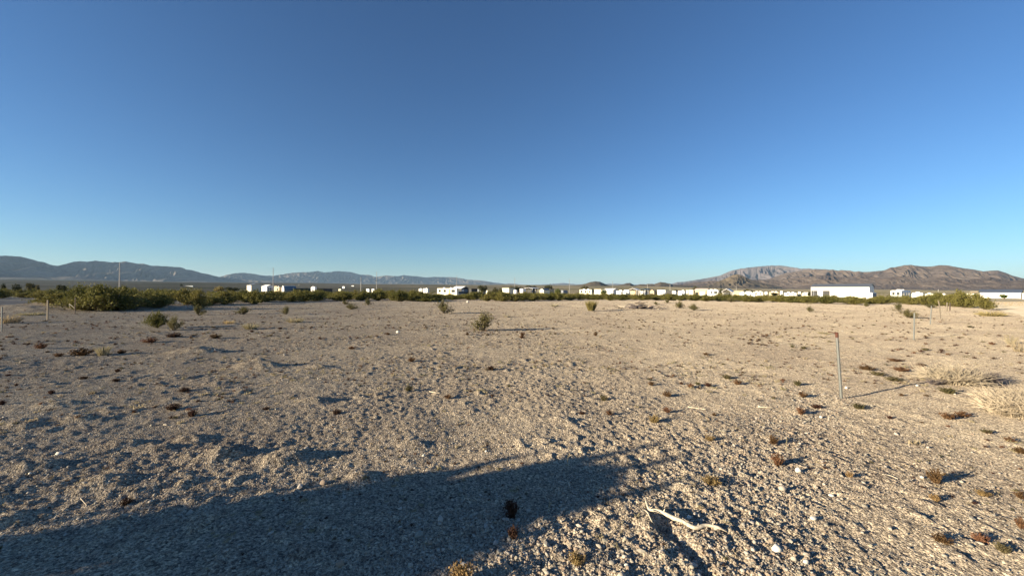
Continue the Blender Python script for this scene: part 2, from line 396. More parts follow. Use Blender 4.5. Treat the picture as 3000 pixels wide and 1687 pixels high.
# dry golden field in front of the long building on the right
def field():
    p = [at_depth(2855, 0, 118), at_depth(3060, 0, 118), at_depth(3060, 0, 190), at_depth(2830, 0, 190)]
    n = 40; V = []; 
    for j in range(n):
        for i in range(n):
            u, v = i / (n - 1), j / (n - 1)
            a = p[0].lerp(p[1], u); b = p[3].lerp(p[2], u); q = a.lerp(b, v); V.append((q.x, q.y, gz(q.x, q.y) + .06))
    F = [(j * n + i, j * n + i + 1, (j + 1) * n + i + 1, (j + 1) * n + i) for j in range(n - 1) for i in range(n - 1)]
    tag(mesh_obj('dry_field', V, F, M['field'], smooth_shade=True), kind='structure')
field()

# ------------------------------------------------------------------ mountains
def mountain_range(name, sky_pts, D, Df, Db, mat, seed, spur=26.0, carve=.55, px0=None, px1=None, nu=420, nv=64, skew=.35, zf=None, power=1.15):
    xs = [p[0] for p in sky_pts]; ys = [p[1] for p in sky_pts]
    px = np.linspace(px0 or xs[0], px1 or xs[-1], nu)
    py = np.interp(px, xs, ys)
    dirs = np.array([list(ray(a, b)) for a, b in zip(px, py)])
    ux = dirs[:, 0] / np.hypot(dirs[:, 0], dirs[:, 1]); uy = dirs[:, 1] / np.hypot(dirs[:, 0], dirs[:, 1])
    el = dirs[:, 2] / np.hypot(dirs[:, 0], dirs[:, 1])
    az = np.arctan2(ux, uy)
    if isinstance(D, tuple):
        D0, D1 = D; D = D0 + (D1 - D0) * (px - px[0]) / (px[-1] - px[0])
        Df = (D - Df)[:, None]; Db = (D + Db)[:, None]
    Dr = D * (1 + .05 * perlin(az * 9, az * 0 + seed, seed))
    H = CAM_H + el * Dr + Dr * .0006 * perlin(az * 160, az * 0, seed + 3)
    t = np.concatenate([np.linspace(0, 1, nv), np.linspace(1.08, 1.6, 8)])
    T, AZ = np.meshgrid(t, az); 
    Hc = H[:, None]; Drc = Dr[:, None]
    dist = np.where(T <= 1, Df + (Drc - Df) * T, Drc + (Db - Drc) * (T - 1) / .6)
    ZF = hg(dist[:, 0] * ux, dist[:, 0] * uy)[:, None] - 8 if zf is None else zf
    prof = np.where(T <= 1, np.power(np.clip(T, 0, 1), power), np.clip(1 - (T - 1) / .6, 0, 1))
    w = np.clip(T, 0, 1) ** .5 * np.clip(1.0 - T, 0, 1) ** .55 * 1.6
    aa = AZ * spur + skew * T * 3 + 1.1 * perlin(AZ * spur * .45, T * 1.8, seed + 1) + .3 * perlin(AZ * spur * 1.5, T * 4, seed + 2)
    rid = 1 - np.abs(perlin(aa, T * 1.0 + seed, seed + 5)) * 1.9
    rid2 = 1 - np.abs(perlin(aa * 2.7, T * 2.6, seed + 6)) * 1.9
    rid3 = perlin(aa * 7, T * 9, seed + 7)
    car = carve * (.50 * (1 - np.clip(rid, 0, 1)) + .36 * (1 - np.clip(rid2, 0, 1)) + .34 * (.5 - rid3))
    Z = ZF + (Hc - ZF) * prof * (1 - w * car)
    X = dist * ux[:, None]; Y = dist * uy[:, None]
    n2 = len(t)
    V = np.stack([X.ravel(), Y.ravel(), Z.ravel()], 1)
    i, j = np.meshgrid(np.arange(nu - 1), np.arange(n2 - 1), indexing='ij')
    F = np.stack([i * n2 + j, (i + 1) * n2 + j, (i + 1) * n2 + j + 1, i * n2 + j + 1], -1).reshape(-1, 4)
    a, b_, c = V[F[5, 0]], V[F[5, 1]], V[F[5, 2]]
    if np.cross(b_ - a, c - a)[2] < 0: F = F[:, ::-1]
    return tag(mesh_obj(name, V, F, mat, smooth_shade=True), kind='structure')

LEFT_FAR = [(420, 815), (600, 812), (640, 812), (665, 805), (690, 800), (710, 799), (735, 801), (770, 807), (800, 808), (850, 800), (870, 798), (905, 797), (930, 794), (950, 798), (975, 796), (985, 794), (1000, 795), (1030, 797), (1045, 802), (1060, 805), (1080, 805), (1100, 811), (1130, 807), (1165, 809), (1185, 806), (1200, 808), (1220, 809), (1250, 813), (1270, 811), (1330, 812), (1350, 815), (1370, 819), (1405, 821), (1420, 823), (1450, 828), (1470, 830), (1490, 834), (1510, 838)]
LEFT = [(-500, 772), (-200, 752), (-60, 748), (0, 749), (20, 749), (60, 752), (75, 755), (100, 762), (130, 769), (150, 776), (168, 779), (185, 775), (215, 767), (235, 765), (255, 767), (280, 763.5), (305, 766), (325, 768), (345, 768), (370, 766), (390, 770), (405, 773), (420, 772), (440, 778), (465, 779), (500, 781), (530, 783), (545, 789), (570, 793), (590, 800), (610, 803), (630, 809), (650, 812), (700, 818), (760, 822), (850, 825), (920, 828), (960, 832)]
FAINT = [(1440, 838), (1480, 831), (1500, 830), (1520, 833), (1540, 835), (1600, 833), (1650, 829), (1690, 833), (1760, 832), (1800, 831), (1860, 834), (1950, 836), (2100, 836)]
GREY = [(1900, 842), (1970, 831), (1985, 826), (2000, 826), (2040, 820), (2080, 813), (2110, 807), (2130, 798), (2145, 792), (2170, 787), (2200, 783), (2240, 779), (2260, 778), (2290, 778), (2310, 781), (2330, 784), (2345, 787), (2370, 787), (2420, 789), (2470, 795), (2560, 800)]
RIGHT = [(2250, 818), (2300, 800), (2360, 791), (2420, 790), (2440, 790), (2455, 793), (2465, 791), (2490, 793), (2505, 796), (2515, 795), (2540, 797), (2560, 795), (2590, 792), (2610, 784), (2625, 782), (2650, 777), (2670, 776), (2690, 779), (2710, 781), (2735, 780), (2750, 777), (2775, 777), (2800, 782), (2830, 787), (2850, 789), (2880, 795), (2910, 792), (2925, 793), (2945, 798), (2960, 805), (2975, 810), (3000, 816), (3100, 818), (3300, 790), (3800, 780)]
FRONT = [(1960, 838), (2005, 831), (2040, 826), (2060, 825), (2090, 822), (2110, 824), (2130, 819), (2200, 820), (2250, 819), (2280, 820), (2330, 815), (2370, 810), (2420, 806), (2460, 812), (2520, 808), (2580, 815), (2640, 810), (2700, 816), (2760, 812), (2830, 820), (2900, 812), (2960, 822), (3050, 820), (3300, 815), (3700, 810)]
PEAK = [(2060, 838), (2090, 830), (2110, 822), (2130, 814), (2145, 806), (2160, 803), (2172, 806), (2190, 815), (2205, 821), (2230, 828), (2260, 834), (2290, 840)]
HILL1 = [(1630, 842), (1690, 836), (1715, 831), (1730, 826), (1745, 824), (1760, 826), (1775, 833), (1790, 838), (1810, 842)]
HILL2 = [(1780, 840), (1800, 837), (1820, 834), (1838, 829), (1845, 828.5), (1850, 831), (1860, 836), (1880, 832), (1890, 833), (1905, 831), (1918, 832), (1935, 826), (1955, 829), (1970, 833), (1985, 834), (2015, 836), (2060, 840)]
mountain_range('mountain_range', LEFT_FAR, (9200, 13800), 1500, 1500, M['rock_left'], 11, 46, .80, nu=700, skew=-.5)
mountain_range('mountain_range', LEFT, (5600, 8800), 2300, 1600, M['rock_left'], 23, 20, 1.0, nu=760, skew=-.9, px0=-500)
mountain_range('mountain_range', FAINT, 15000, 14000, 16200, M['rock_grey'], 5, 30, .4, nu=160, nv=20)
mountain_range('mountain_range', GREY, 9800, 8000, 12500, M['rock_grey'], 31, 44, .75, skew=.35)
mountain_range('mountain_range', RIGHT, 5600, 4200, 8000, M['rock_right'], 41, 40, .48, nu=1000, nv=120, skew=1.3)
mountain_range('hills', FRONT, 3900, 2900, 5200, M['rock_right'], 47, 46, .5, nu=900, nv=90, skew=1.2)
mountain_range('hills', PEAK, 3000, 2600, 3400, M['rock_hill'], 53, 44, .5, nu=160, skew=.3)
mountain_range('hills', HILL1, 2300, 2000, 2600, M['rock_hill'], 61, 30, .35, nu=140, skew=.3)
mountain_range('hills', HILL2, 2900, 2500, 3300, M['rock_hill'], 67, 34, .42, nu=200, skew=.3)

# ------------------------------------------------------------------ haze
def haze():
    mb = MB(); top = max(v.co.z for o in COL.objects if o.type == 'MESH' and o.get('kind') == 'structure' for v in (o.data.vertices[i] for i in range(0, len(o.data.vertices), 7))) + 25
    mb.box(-34000, 34000, -34000, 34000, -25, top); print('haze top', top)
    m = bpy.data.materials.new('haze'); m.use_nodes = True; nt = m.node_tree
    nt.nodes.remove(nt.nodes['Principled BSDF'])
    v = nt.nodes.new('ShaderNodeVolumePrincipled'); v.inputs['Color'].default_value = (.50, .73, 1.0, 1); v.inputs['Density'].default_value = 3.0e-5; v.inputs['Anisotropy'].default_value = .1
    nt.links.new(v.outputs[0], nt.nodes['Material Output'].inputs['Volume'])
    tag(mb.build('haze', m), kind='stuff')
haze()

# ------------------------------------------------------------------ buildings
BZ = -0.8
def solve(C, d, k): return (k * C[1] - C[0]) / (d[0] - k * d[1])
def kx(px, D, y=850): v = ray(px, y); return v.x / v.y
class Bld:
    """a building or trailer: near vertical edge at photo x = xc and depth D, faces running left-far to xl and right-far to xr"""
    def __init__(s, name, label, cat, xl, xc, xr, D, theta=45, group=None):
        th = math.radians(theta); s.b = (math.sin(th), math.cos(th)); s.a = (-math.cos(th), math.sin(th))
        C = (kx(xc, D) * D, D); s.D = D; s.xc = xc
        s.La = solve(C, s.a, kx(xl, D)); s.Lb = solve(C, s.b, kx(xr, D))
        # local frame: +x along b (right-far), +y along a (left-far), origin at the near corner
        s.bz = BZ if D < 300 else gz(C[0], C[1]) - .1
        s.root = empty(name, (C[0], C[1], s.bz), math.atan2(s.b[1], s.b[0]), label, cat, group)
        s.Lb = max(s.Lb, .8); s.La = max(s.La, .8)
    def z(s, py, px=None, back=0):
        return at_depth(px or s.xc, py, s.D + back).z - s.bz
    def part(s, name, fn, mat):
        mb = MB(); fn(mb); return mb.build(name, mat, s.root)
    def walls(s, H, mat, gable=None, rise=0, z0=0):
        mb = MB(); La, Lb = s.La, s.Lb
        if gable == 'b':      # ridge runs along a (y); the gable shows on the right-hand face y=0
            mb.add([(0, 0, z0), (Lb, 0, z0), (Lb, La, z0), (0, La, z0), (0, 0, H), (Lb, 0, H), (Lb, La, H), (0, La, H), (Lb / 2, 0, H + rise), (Lb / 2, La, H + rise)],
                   [(0, 3, 2, 1), (0, 1, 5, 8, 4), (1, 2, 6, 5), (2, 3, 7, 9, 6), (3, 0, 4, 7), (4, 8, 9, 7), (8, 5, 6, 9)])
        elif gable == 'a':    # ridge along b (x); the gable shows on the left-hand face x=0
            mb.add([(0, 0, z0), (Lb, 0, z0), (Lb, La, z0), (0, La, z0), (0, 0, H), (Lb, 0, H), (Lb, La, H), (0, La, H), (0, La / 2, H + rise), (Lb, La / 2, H + rise)],
                   [(0, 3, 2, 1), (0, 1, 5, 4), (1, 2, 6, 9, 5), (2, 3, 7, 6), (3, 0, 4, 8, 7), (4, 5, 9, 8), (8, 9, 6, 7)])
        else: mb.box(0, Lb, 0, La, z0, H)
        return mb.build('wall', mat, s.root)
    def roof(s, H, mat, gable=None, rise=0, over=.25, th=.10):
        mb = MB(); La, Lb = s.La, s.Lb
        if gable == 'b':
            for (x0, z0, x1, z1) in ((-over, H - rise * over / (Lb / 2), Lb / 2, H + rise), (Lb / 2, H + rise, Lb + over, H - rise * over / (Lb / 2))):
                mb.add([(x0, -over, z0 + .02), (x1, -over, z1 + .02), (x1, La + over, z1 + .02), (x0, La + over, z0 + .02), (x0, -over, z0 + th), (x1, -over, z1 + th), (x1, La + over, z1 + th), (x0, La + over, z0 + th)],
                       [(0, 3, 2, 1), (4, 5, 6, 7), (0, 1, 5, 4), (1, 2, 6, 5), (2, 3, 7, 6), (3, 0, 4, 7)])
        elif gable == 'a':
            for (y0, z0, y1, z1) in ((-over, H - rise * over / (La / 2), La / 2, H + rise), (La / 2, H + rise, La + over, H - rise * over / (La / 2))):
                mb.add([(-over, y0, z0 + .02), (Lb + over, y0, z0 + .02), (Lb + over, y1, z1 + .02), (-over, y1, z1 + .02), (-over, y0, z0 + th), (Lb + over, y0, z0 + th), (Lb + over, y1, z1 + th), (-over, y1, z1 + th)],
                       [(0, 3, 2, 1), (4, 5, 6, 7), (0, 1, 5, 4), (1, 2, 6, 5), (2, 3, 7, 6), (3, 0, 4, 7)])
        else: mb.box(-over, Lb + over, -over, La + over, H + .003, H + th)
        return mb.build('roof', mat, s.root)
    def opening(s, name, face, u0, u1, z0, z1, mat, frame=None, proud=.03):
        """face 'L' is the left-hand (lit) face, u from the near edge; 'R' the right-hand one"""
        def bx(mb, a, b, c, d, p0, p1):
            if face == 'L': mb.box(-p1, -p0, a * s.La, b * s.La, c, d)
            else: mb.box(a * s.Lb, b * s.Lb, -p1, -p0, c, d)
        mb = MB(); bx(mb, u0, u1, z0, z1, .002, proud)
        o = mb.build(name, mat, s.root)
        if frame:
            L = s.La if face == 'L' else s.Lb; f = .07 / L; fb = MB()
            bx(fb, u0 - f, u0, z0, z1, .001, proud + .03); bx(fb, u1, u1 + f, z0, z1, .001, proud + .03)
            bx(fb, u0 - f, u1 + f, z0 - .07, z0, .001, proud + .03); bx(fb, u0 - f, u1 + f, z1, z1 + .07, .001, proud + .03)
            fb.build('frame', frame, o)
        return o
    def wheel(s, face, u, r=.36):
        mb = MB(); n = 14
        L = s.La if face == 'L' else s.Lb; c = u * L; vs = []
        for side in (0, 1):
            for k in range(n):
                t = 2 * math.pi * k / n; q = (-.06 + side * .25)
                vs.append((q, c + r * math.cos(t), r + r * math.sin(t)) if face == 'L' else (c + r * math.cos(t), q, r + r * math.sin(t)))
        mb.add(vs, [tuple(range(n)), tuple(range(2 * n - 1, n - 1, -1))] + [(k, n + k, n + (k + 1) % n, (k + 1) % n) for k in range(n)])
        return mb.build('wheel', M['tyre'], s.root)

def gable_house(name, label, cat, xl, xc, xr, yeave, yridge, D, wall, roofm, gable='b', theta=45, ops=(), over=.25, gablemat=None):
    s = Bld(name, label, cat, xl, xc, xr, D, theta); H = s.z(yeave)
    back = (s.b[1] * s.Lb / 2 if gable == 'b' else s.a[1] * s.La / 2)
    rise = max(.3, s.z(yridge, back=back) - H)
    s.walls(H, wall, gable, rise); s.roof(H, roofm, gable, rise, over)
    for (nm, face, u0, u1, za, zb, mat, fr) in ops: s.opening(nm, face, u0, u1, za * H, zb * H, mat, fr)
    return s, H, rise
def flat_house(name, label, cat, xl, xc, xr, ytop, D, wall, roofm, theta=45, ops=(), over=.15, th=.1, group=None):
    s = Bld(name, label, cat, xl, xc, xr, D, theta, group); H = s.z(ytop)
    s.walls(H, wall); s.roof(H, roofm, over=over, th=th)
    for (nm, face, u0, u1, za, zb, mat, fr) in ops: s.opening(nm, face, u0, u1, za * H, zb * H, mat, fr)
    return s, H
def trailer(name, label, cat, xl, xc, xr, ytop, D, body, theta=45, win=((.2, .35), (.6, .75)), door=None, vents=1, face='L', dz=.55, stripe=None, group=None):
    s = Bld(name, label, cat, xl, xc, xr, D, theta, group); H = s.z(ytop)
    La, Lb = s.La, s.Lb; c = min(.3, La * .1, Lb * .1)
    mb = MB()   # a body with chamfered top edges
    mb.add([(0, 0, dz), (Lb, 0, dz), (Lb, La, dz), (0, La, dz), (0, 0, H - c), (Lb, 0, H - c), (Lb, La, H - c), (0, La, H - c), (c, c, H), (Lb - c, c, H), (Lb - c, La - c, H), (c, La - c, H)],
           [(0, 3, 2, 1), (0, 1, 5, 4), (1, 2, 6, 5), (2, 3, 7, 6), (3, 0, 4, 7), (4, 5, 9, 8), (5, 6, 10, 9), (6, 7, 11, 10), (7, 4, 8, 11), (8, 9, 10, 11)])
    mb.build('body', body, s.root)
    for a, b in win: s.opening('window', face, a, b, dz + (H - dz) * .40, dz + (H - dz) * .80, M['glass'], M['white'])
    if door: s.opening('door', face, door[0], door[1], dz, dz + (H - dz) * .85, M['door_tan'], None)
    if stripe: s.opening('stripe', face, .02, .98, dz + (H - dz) * .28, dz + (H - dz) * .36, stripe, None, .015)
    for k in range(vents):
        v = MB(); y = La * (.3 + .35 * k) if La > Lb else La * .5; x = Lb * .5 if La > Lb else Lb * (.3 + .35 * k)
        v.box(x - .35, x + .35, y - .45, y + .45, H - .02, H + .28); v.build('roof_vent', M['white'], s.root)
    s.wheel(face, .38 if (La if face == 'L' else Lb) > 3 else .5); s.wheel(face, .52 if (La if face == 'L' else Lb) > 3 else .7)
    return s, H

G, WHT, DK = M['glass'], M['white'], M['darkwall']
# -- left group
gable_house('metal_shed', 'large grey metal shed with dark gable end and beige lit side', 'shed', 723, 736, 776, 835, 829.5, 235, M['beige'], M['greyroof'], 'b')
s, H, r = gable_house('garage', 'white garage with six dark window panes in its shaded gable, right of the grey shed', 'garage', 766.5, 781.5, 803, 839, 834.5, 190, WHT, M['white_roof'], 'b')
for k in range(3):
    for j in range(2): s.opening('window', 'R', .17 + k * .27, .36 + k * .27, H * (.30 + j * .28), H * (.52 + j * .28), G, None)
trailer('camper_trailer', 'small pinkish beige camper between the white garage and the round ended shed', 'camper', 808, 818, 821, 840, 178, M['tan'], win=((.3, .6),), vents=1)
flat_house('storage_shed', 'tiny dark roofed shed squeezed behind the small beige camper', 'shed', 803, 812, 826, 838, 205, M['tan'], DK)
def quonset():
    s = Bld('quonset_shed', 'round topped shed with white end wall and blue grey corrugated side', 'shed', 825, 832, 868, 176)
    H = s.z(837); n = 12; La, Lb = s.La, s.Lb
    prof = [(0, 0)] + [(La / 2 - La / 2 * math.cos(math.pi * k / n), H * .45 + H * .55 * math.sin(math.pi * k / n)) for k in range(n + 1)] + [(La, 0)]
    m = len(prof)
    mb = MB(); mb.add([(0, y, z) for y, z in prof] + [(.12, y, z) for y, z in prof], [tuple(range(m - 1, -1, -1)), tuple(range(m, 2 * m))] + [(k, k + 1, m + k + 1, m + k) for k in range(m - 1)]); mb.build('end_wall', WHT, s.root)
    mb = MB(); nr = 24
    for i in range(nr):
        x0 = .12 + (Lb - .12) * i / nr; x1 = .12 + (Lb - .12) * (i + 1) / nr; w = .05 if i % 2 else -.02
        mb.add([(x0, y - (w if k < m / 2 else -w), z + w) for k, (y, z) in enumerate(prof)] + [(x1, y - (w if k < m / 2 else -w), z + w) for k, (y, z) in enumerate(prof)], [(k, k + 1, m + k + 1, m + k) for k in range(m - 1)] + [tuple(range(m - 1, -1, -1)), tuple(range(m, 2 * m))])
    tag(mb.build('corrugated_shell', M['blueside'], s.root), kind='stuff')
    s.opening('door', 'L', .3, .7, .02, H * .6, M['slate'], None)
quonset()
flat_house('screen_wall', 'long low dark green screen wall right of the corrugated shed', 'wall', 858, 860, 912, 845, 170, M['greenwall'], M['teal'], 60, over=.05)
trailer('travel_trailer', 'small white trailer between the two dark screen walls on the left', 'trailer', 911, 922, 925, 841, 166, WHT, win=((.35, .6),), vents=2)
flat_house('screen_wall', 'dark screen wall right of the small white trailer, ending in rubble', 'wall', 925, 927, 974, 846, 172, M['darkwall'], DK, 60, over=.05)
flat_house('mobile_home', 'far white roofed mobile home beside the lone dark tree on the left plain', 'mobile home', 541, 565, 568, 837, 760, M['slate'], M['white_roof'])
trailer('travel_trailer', 'lone white trailer far out, left one of the pair left of the cream camper', 'trailer', 1227, 1235, 1237, 846, 240, WHT, win=((.4, .6),))
trailer('travel_trailer', 'lone white trailer far out, right one of the pair left of the cream camper', 'trailer', 1239, 1252, 1257, 845, 235, WHT, win=((.5, .7), (.2, .35)))
for (a, b, c, y, D, lab, cat, mat) in [
    (1003, 1009, 1011, 839, 800, 'distant white speck of a trailer left of the second thin pole', 'trailer', WHT),
    (1030, 1036, 1038, 836.5, 1150, 'distant white trailer right of the short thick topped pole', 'trailer', WHT),
    (1073, 1081, 1084, 846, 260, 'far white trailer low behind the bushes left of the tall cross armed pole', 'trailer', WHT),
    (1089, 1096, 1099, 846, 255, 'far white cab shaped trailer touching the base of the tall cross armed pole', 'trailer', WHT),
    (992, 998, 1001, 846.5, 260, 'far grey white trailer right of the dark screen wall', 'trailer', M['cream']),
    (868, 876, 879, 834.5, 1300, 'most distant tiny white trailer above the dark green screen wall', 'trailer', WHT)]:
    trailer('distant_trailer', lab, cat, a, b, c, y, D, mat, win=((.3, .6),), vents=0)

# -- cream camper on its truck and what stands round it
s, H = trailer('camper_trailer', 'long cream camper with three dark windows and a tan door, parked in the bushes', 'camper', 1281, 1338, 1341, 844.5, 140, M['cream'], 48, win=((.08, .26), (.53, .66), (.80, .92)), door=(.31, .40), vents=2)
def pickup():
    s = Bld('pickup_truck', 'dark pickup truck at the right end of the long cream camper', 'truck', 1340, 1344, 1373, 141, 50)
    H = s.z(848); La, Lb = 2.0, s.Lb
    mb = MB(); mb.add([(0, 0, .45), (Lb, 0, .45), (Lb, La, .45), (0, La, .45), (0, 0, 1.15), (Lb, 0, 1.0), (Lb, La, 1.0), (0, La, 1.15)], [(0, 3, 2, 1), (4, 5, 6, 7), (0, 1, 5, 4), (1, 2, 6, 5), (2, 3, 7, 6), (3, 0, 4, 7)]); mb.build('body', M['slate'], s.root)
    mb = MB(); a, b = Lb * .15, Lb * .65
    mb.add([(a, .05, 1.13), (b, .05, 1.08), (b, La - .05, 1.08), (a, La - .05, 1.13), (a + .2, .2, 1.85), (b - .5, .2, 1.85), (b - .5, La - .2, 1.85), (a + .2, La - .2, 1.85)], [(0, 3, 2, 1), (4, 5, 6, 7), (0, 1, 5, 4), (1, 2, 6, 5), (2, 3, 7, 6), (3, 0, 4, 7)])
    mb.build('cab', M['glass'], s.root)
    s.La = La; s.wheel('R', .18); s.wheel('R', .8)
pickup()
gable_house('barn', 'white roofed open barn with a black gable behind the cream camper', 'barn', 1326, 1352, 1373, 844.5, 839, 180, DK, M['white_roof'], 'b', ops=[('panel', 'R', .05, .36, .45, .86, M['white'], None), ('panel', 'R', .46, .85, .45, .86, M['blueside'], None)], over=.4)
flat_house('shed', 'low black flat roofed shed right of the open barn', 'shed', 1375, 1381, 1402, 846, 178, DK, DK, over=.4)
trailer('travel_trailer', 'rounded grey trailer in front of the twin lobed dark tree', 'trailer', 1399, 1409, 1424, 845, 172, M['slate'], win=((.3, .6),), vents=0)
def tank(px, py0, D, r, label):
    c = at_depth(px, 855, D); o = empty('storage_tank', (c.x, c.y, BZ), 0, label, 'tank')
    h = at_depth(px, py0, D).z - BZ; n = 14; vs = []; mb = MB()
    for (rr, zz) in ((r, 0), (r, h * .8), (r * .6, h * .97), (r * .15, h)):
        for k in range(n): vs.append((rr * math.cos(2 * math.pi * k / n), rr * math.sin(2 * math.pi * k / n), zz))
    mb.add(vs, [(j * n + k, j * n + (k + 1) % n, (j + 1) * n + (k + 1) % n, (j + 1) * n + k) for j in range(3) for k in range(n)] + [tuple(range(3 * n, 4 * n))])
    mb.build('tank_shell', M['cream'], o, True)
    mb = MB(); mb.tube([(0, 0, h - .02), (0, 0, h + .12)], .18, 8); mb.build('lid', DK, o)
tank(1428, 850, 165, .55, 'small cream storage tank right of the rounded grey trailer')
flat_house('metal_building', 'cream box building with dark right side, left of the tall pole by the trees', 'building', 1471, 1491, 1509, 844, 215, M['cream'], M['greyroof'], over=.05)
trailer('utility_trailer', 'low white trailer at the foot of the pole by the cream box building', 'trailer', 1505, 1512, 1514, 849, 190, WHT, win=(), vents=0)
flat_house('mobile_home', 'white mobile home end under a long white carport roof', 'mobile home', 1523, 1532, 1541, 846, 205, WHT, M['white_roof'])
def carport(name, label, xl, xc, xr, ytop, D, roofm, theta=45, posts=3, slope=.25, wallm=None):
    s = Bld(name, label, 'carport', xl, xc, xr, D, theta); H = s.z(ytop); La, Lb = s.La, s.Lb
    mb = MB(); lo = H - slope
    mb.add([(-.3, -.3, lo), (Lb + .3, -.3, lo), (Lb + .3, La + .3, lo), (-.3, La + .3, lo), (-.3, -.3, lo + .12), (Lb + .3, -.3, lo + .12), (Lb / 2, La / 2, H + .2)],
           [(0, 3, 2, 1), (0, 1, 5, 4), (4, 5, 6)])
    mb.v = []; mb.f = []; mb.m = []
    for (y0, z0, y1, z1) in ((-.3, lo, La / 2, H + .2), (La / 2, H + .2, La + .3, lo)):
        mb.add([(-.3, y0, z0), (Lb + .3, y0, z0), (Lb + .3, y1, z1), (-.3, y1, z1), (-.3, y0, z0 + .1), (Lb + .3, y0, z0 + .1), (Lb + .3, y1, z1 + .1), (-.3, y1, z1 + .1)],
               [(0, 3, 2, 1), (4, 5, 6, 7), (0, 1, 5, 4), (1, 2, 6, 5), (2, 3, 7, 6), (3, 0, 4, 7)])
    mb.build('roof', roofm, s.root)
    for i in range(posts):
        for y in (.05, La - .05):
            x = .05 + (Lb - .1) * i / (posts - 1); q = MB(); q.box(x - .05, x + .05, y - .05, y + .05, 0, lo + .02); q.build('post', WHT, s.root)
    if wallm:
        q = MB(); q.box(Lb * .3, Lb * .95, La * .3, La * .9, 0, lo - .35); q.build('under_roof_block', wallm, s.root)
    return s
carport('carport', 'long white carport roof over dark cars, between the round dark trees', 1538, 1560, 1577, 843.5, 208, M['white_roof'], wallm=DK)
gable_house('house', 'small cream house with grey roof in front of the tallest round dark tree', 'house', 1581, 1593, 1611, 849, 845, 195, M['cream'], M['greyroof'], 'a', ops=[('door', 'L', .35, .65, .02, .6, M['white'], None)], over=.3)
flat_house('shed', 'dark cluttered shed right of the small cream house', 'shed', 1607, 1613, 1623, 846.5, 200, M['tan'], DK)
trailer('travel_trailer', 'low grey trailer right of the bright green bush by the thin pole', 'trailer', 1643, 1650, 1663, 850, 210, M['slate'], win=(), vents=0)
# -- right of the small hill
trailer('motorhome', 'long white and pale yellow motorhome below the first round hill', 'motorhome', 1698, 1733, 1736, 848, 175, M['cream'], win=((.1, .2), (.42, .55), (.75, .9)), door=(.28, .36), vents=2, stripe=M['yellow'])
flat_house('mobile_home', 'plain cream mobile home behind the pale green bush left of the metal shop', 'mobile home', 1741, 1764, 1768, 848, 190, M['cream'], M['cream'], over=.05)
gable_house('metal_building', 'white metal shop with overhanging pale roof and grey shaded end', 'building', 1770, 1796, 1808, 849, 845.3, 185, WHT, M['white_roof'], 'b', over=.6)
trailer('motorhome', 'white motorhome with dark windshield right of the metal shop', 'motorhome', 1806, 1823, 1826, 851.5, 155, WHT, win=((.05, .25),), vents=1)
trailer('travel_trailer', 'white travel trailer directly right of the motorhome with dark windshield', 'trailer', 1826, 1843, 1846, 851, 158, WHT, win=((.3, .45),), vents=2)
carport('carport', 'broad white sloping roof on posts above the white vans', 1842, 1866, 1876, 846, 180, M['white_roof'], slope=.6, wallm=M['tan'])
carport('carport', 'long blue grey roof under the pole, right of the broad white roof', 1874, 1890, 1908, 847, 188, M['teal'], slope=.4, wallm=M['slate'])
trailer('van', 'white van parked beneath the blue grey roof', 'van', 1875, 1884, 1887, 853, 150, WHT, win=((.6, .9),), vents=0)
gable_house('tent', 'tan canvas tent with peaked front left of the black tree', 'tent', 1904, 1916, 1921, 853, 849, 152, M['tan'], M['tan'], 'a', over=.1)
flat_house('mobile_home', 'bright white boxy trailer home right of the black tree', 'mobile home', 1926, 1949, 1952, 850, 160, WHT, M['white_roof'], ops=[('window', 'L', .45, .6, .5, .75, G, None)], over=.12)
flat_house('carport', 'low grey green roofed shelter right of the bright white boxy trailer home', 'shelter', 1951, 1975, 1984, 851, 195, DK, M['teal'])
trailer('travel_trailer', 'narrow white trailer showing under the grey green shelter roof', 'trailer', 1969, 1980, 1982, 852.5, 165, WHT, win=(), vents=0)
trailer('travel_trailer', 'white trailer with dark rear left of the bushy olive tree', 'trailer', 1986, 2005, 2010, 852, 168, WHT, win=((.3, .45),), vents=1)
flat_house('mobile_home', 'short cream cabin just below the bushy olive tree', 'mobile home', 2010, 2017, 2019, 850, 190, M['cream'], M['cream'])
flat_house('mobile_home', 'cream mobile home left of the pink roofed building', 'mobile home', 2019, 2031, 2033, 850, 185, M['cream'], M['white_roof'])
gable_house('workshop', 'long building with pale pink roof left of the white motorhome', 'building', 2036, 2070, 2078, 850, 846, 190, M['tan'], M['pinkroof'], 'b', over=.3)
trailer('travel_trailer', 'low cream trailer in front of the pink roofed building', 'trailer', 2050, 2066, 2068, 853.5, 160, M['cream'], win=(), vents=0)
trailer('motorhome', 'tall white motorhome with dark openings and roof boxes right of the pink roof', 'motorhome', 2072, 2104, 2107, 849.5, 150, WHT, win=((.06, .38), (.52, .66)), vents=2)
s = carport('carport', 'wide white peaked carport with a dark opening beneath', 2116, 2142, 2150, 848, 158, M['white_roof'], slope=1.0, wallm=DK)  # dark block under the roof, its colour stands for the shaded opening
flat_house('shed', 'long low grey green roof right of the peaked white carport', 'shed', 2148, 2178, 2186, 852, 175, M['tan'], M['teal'], over=.3)
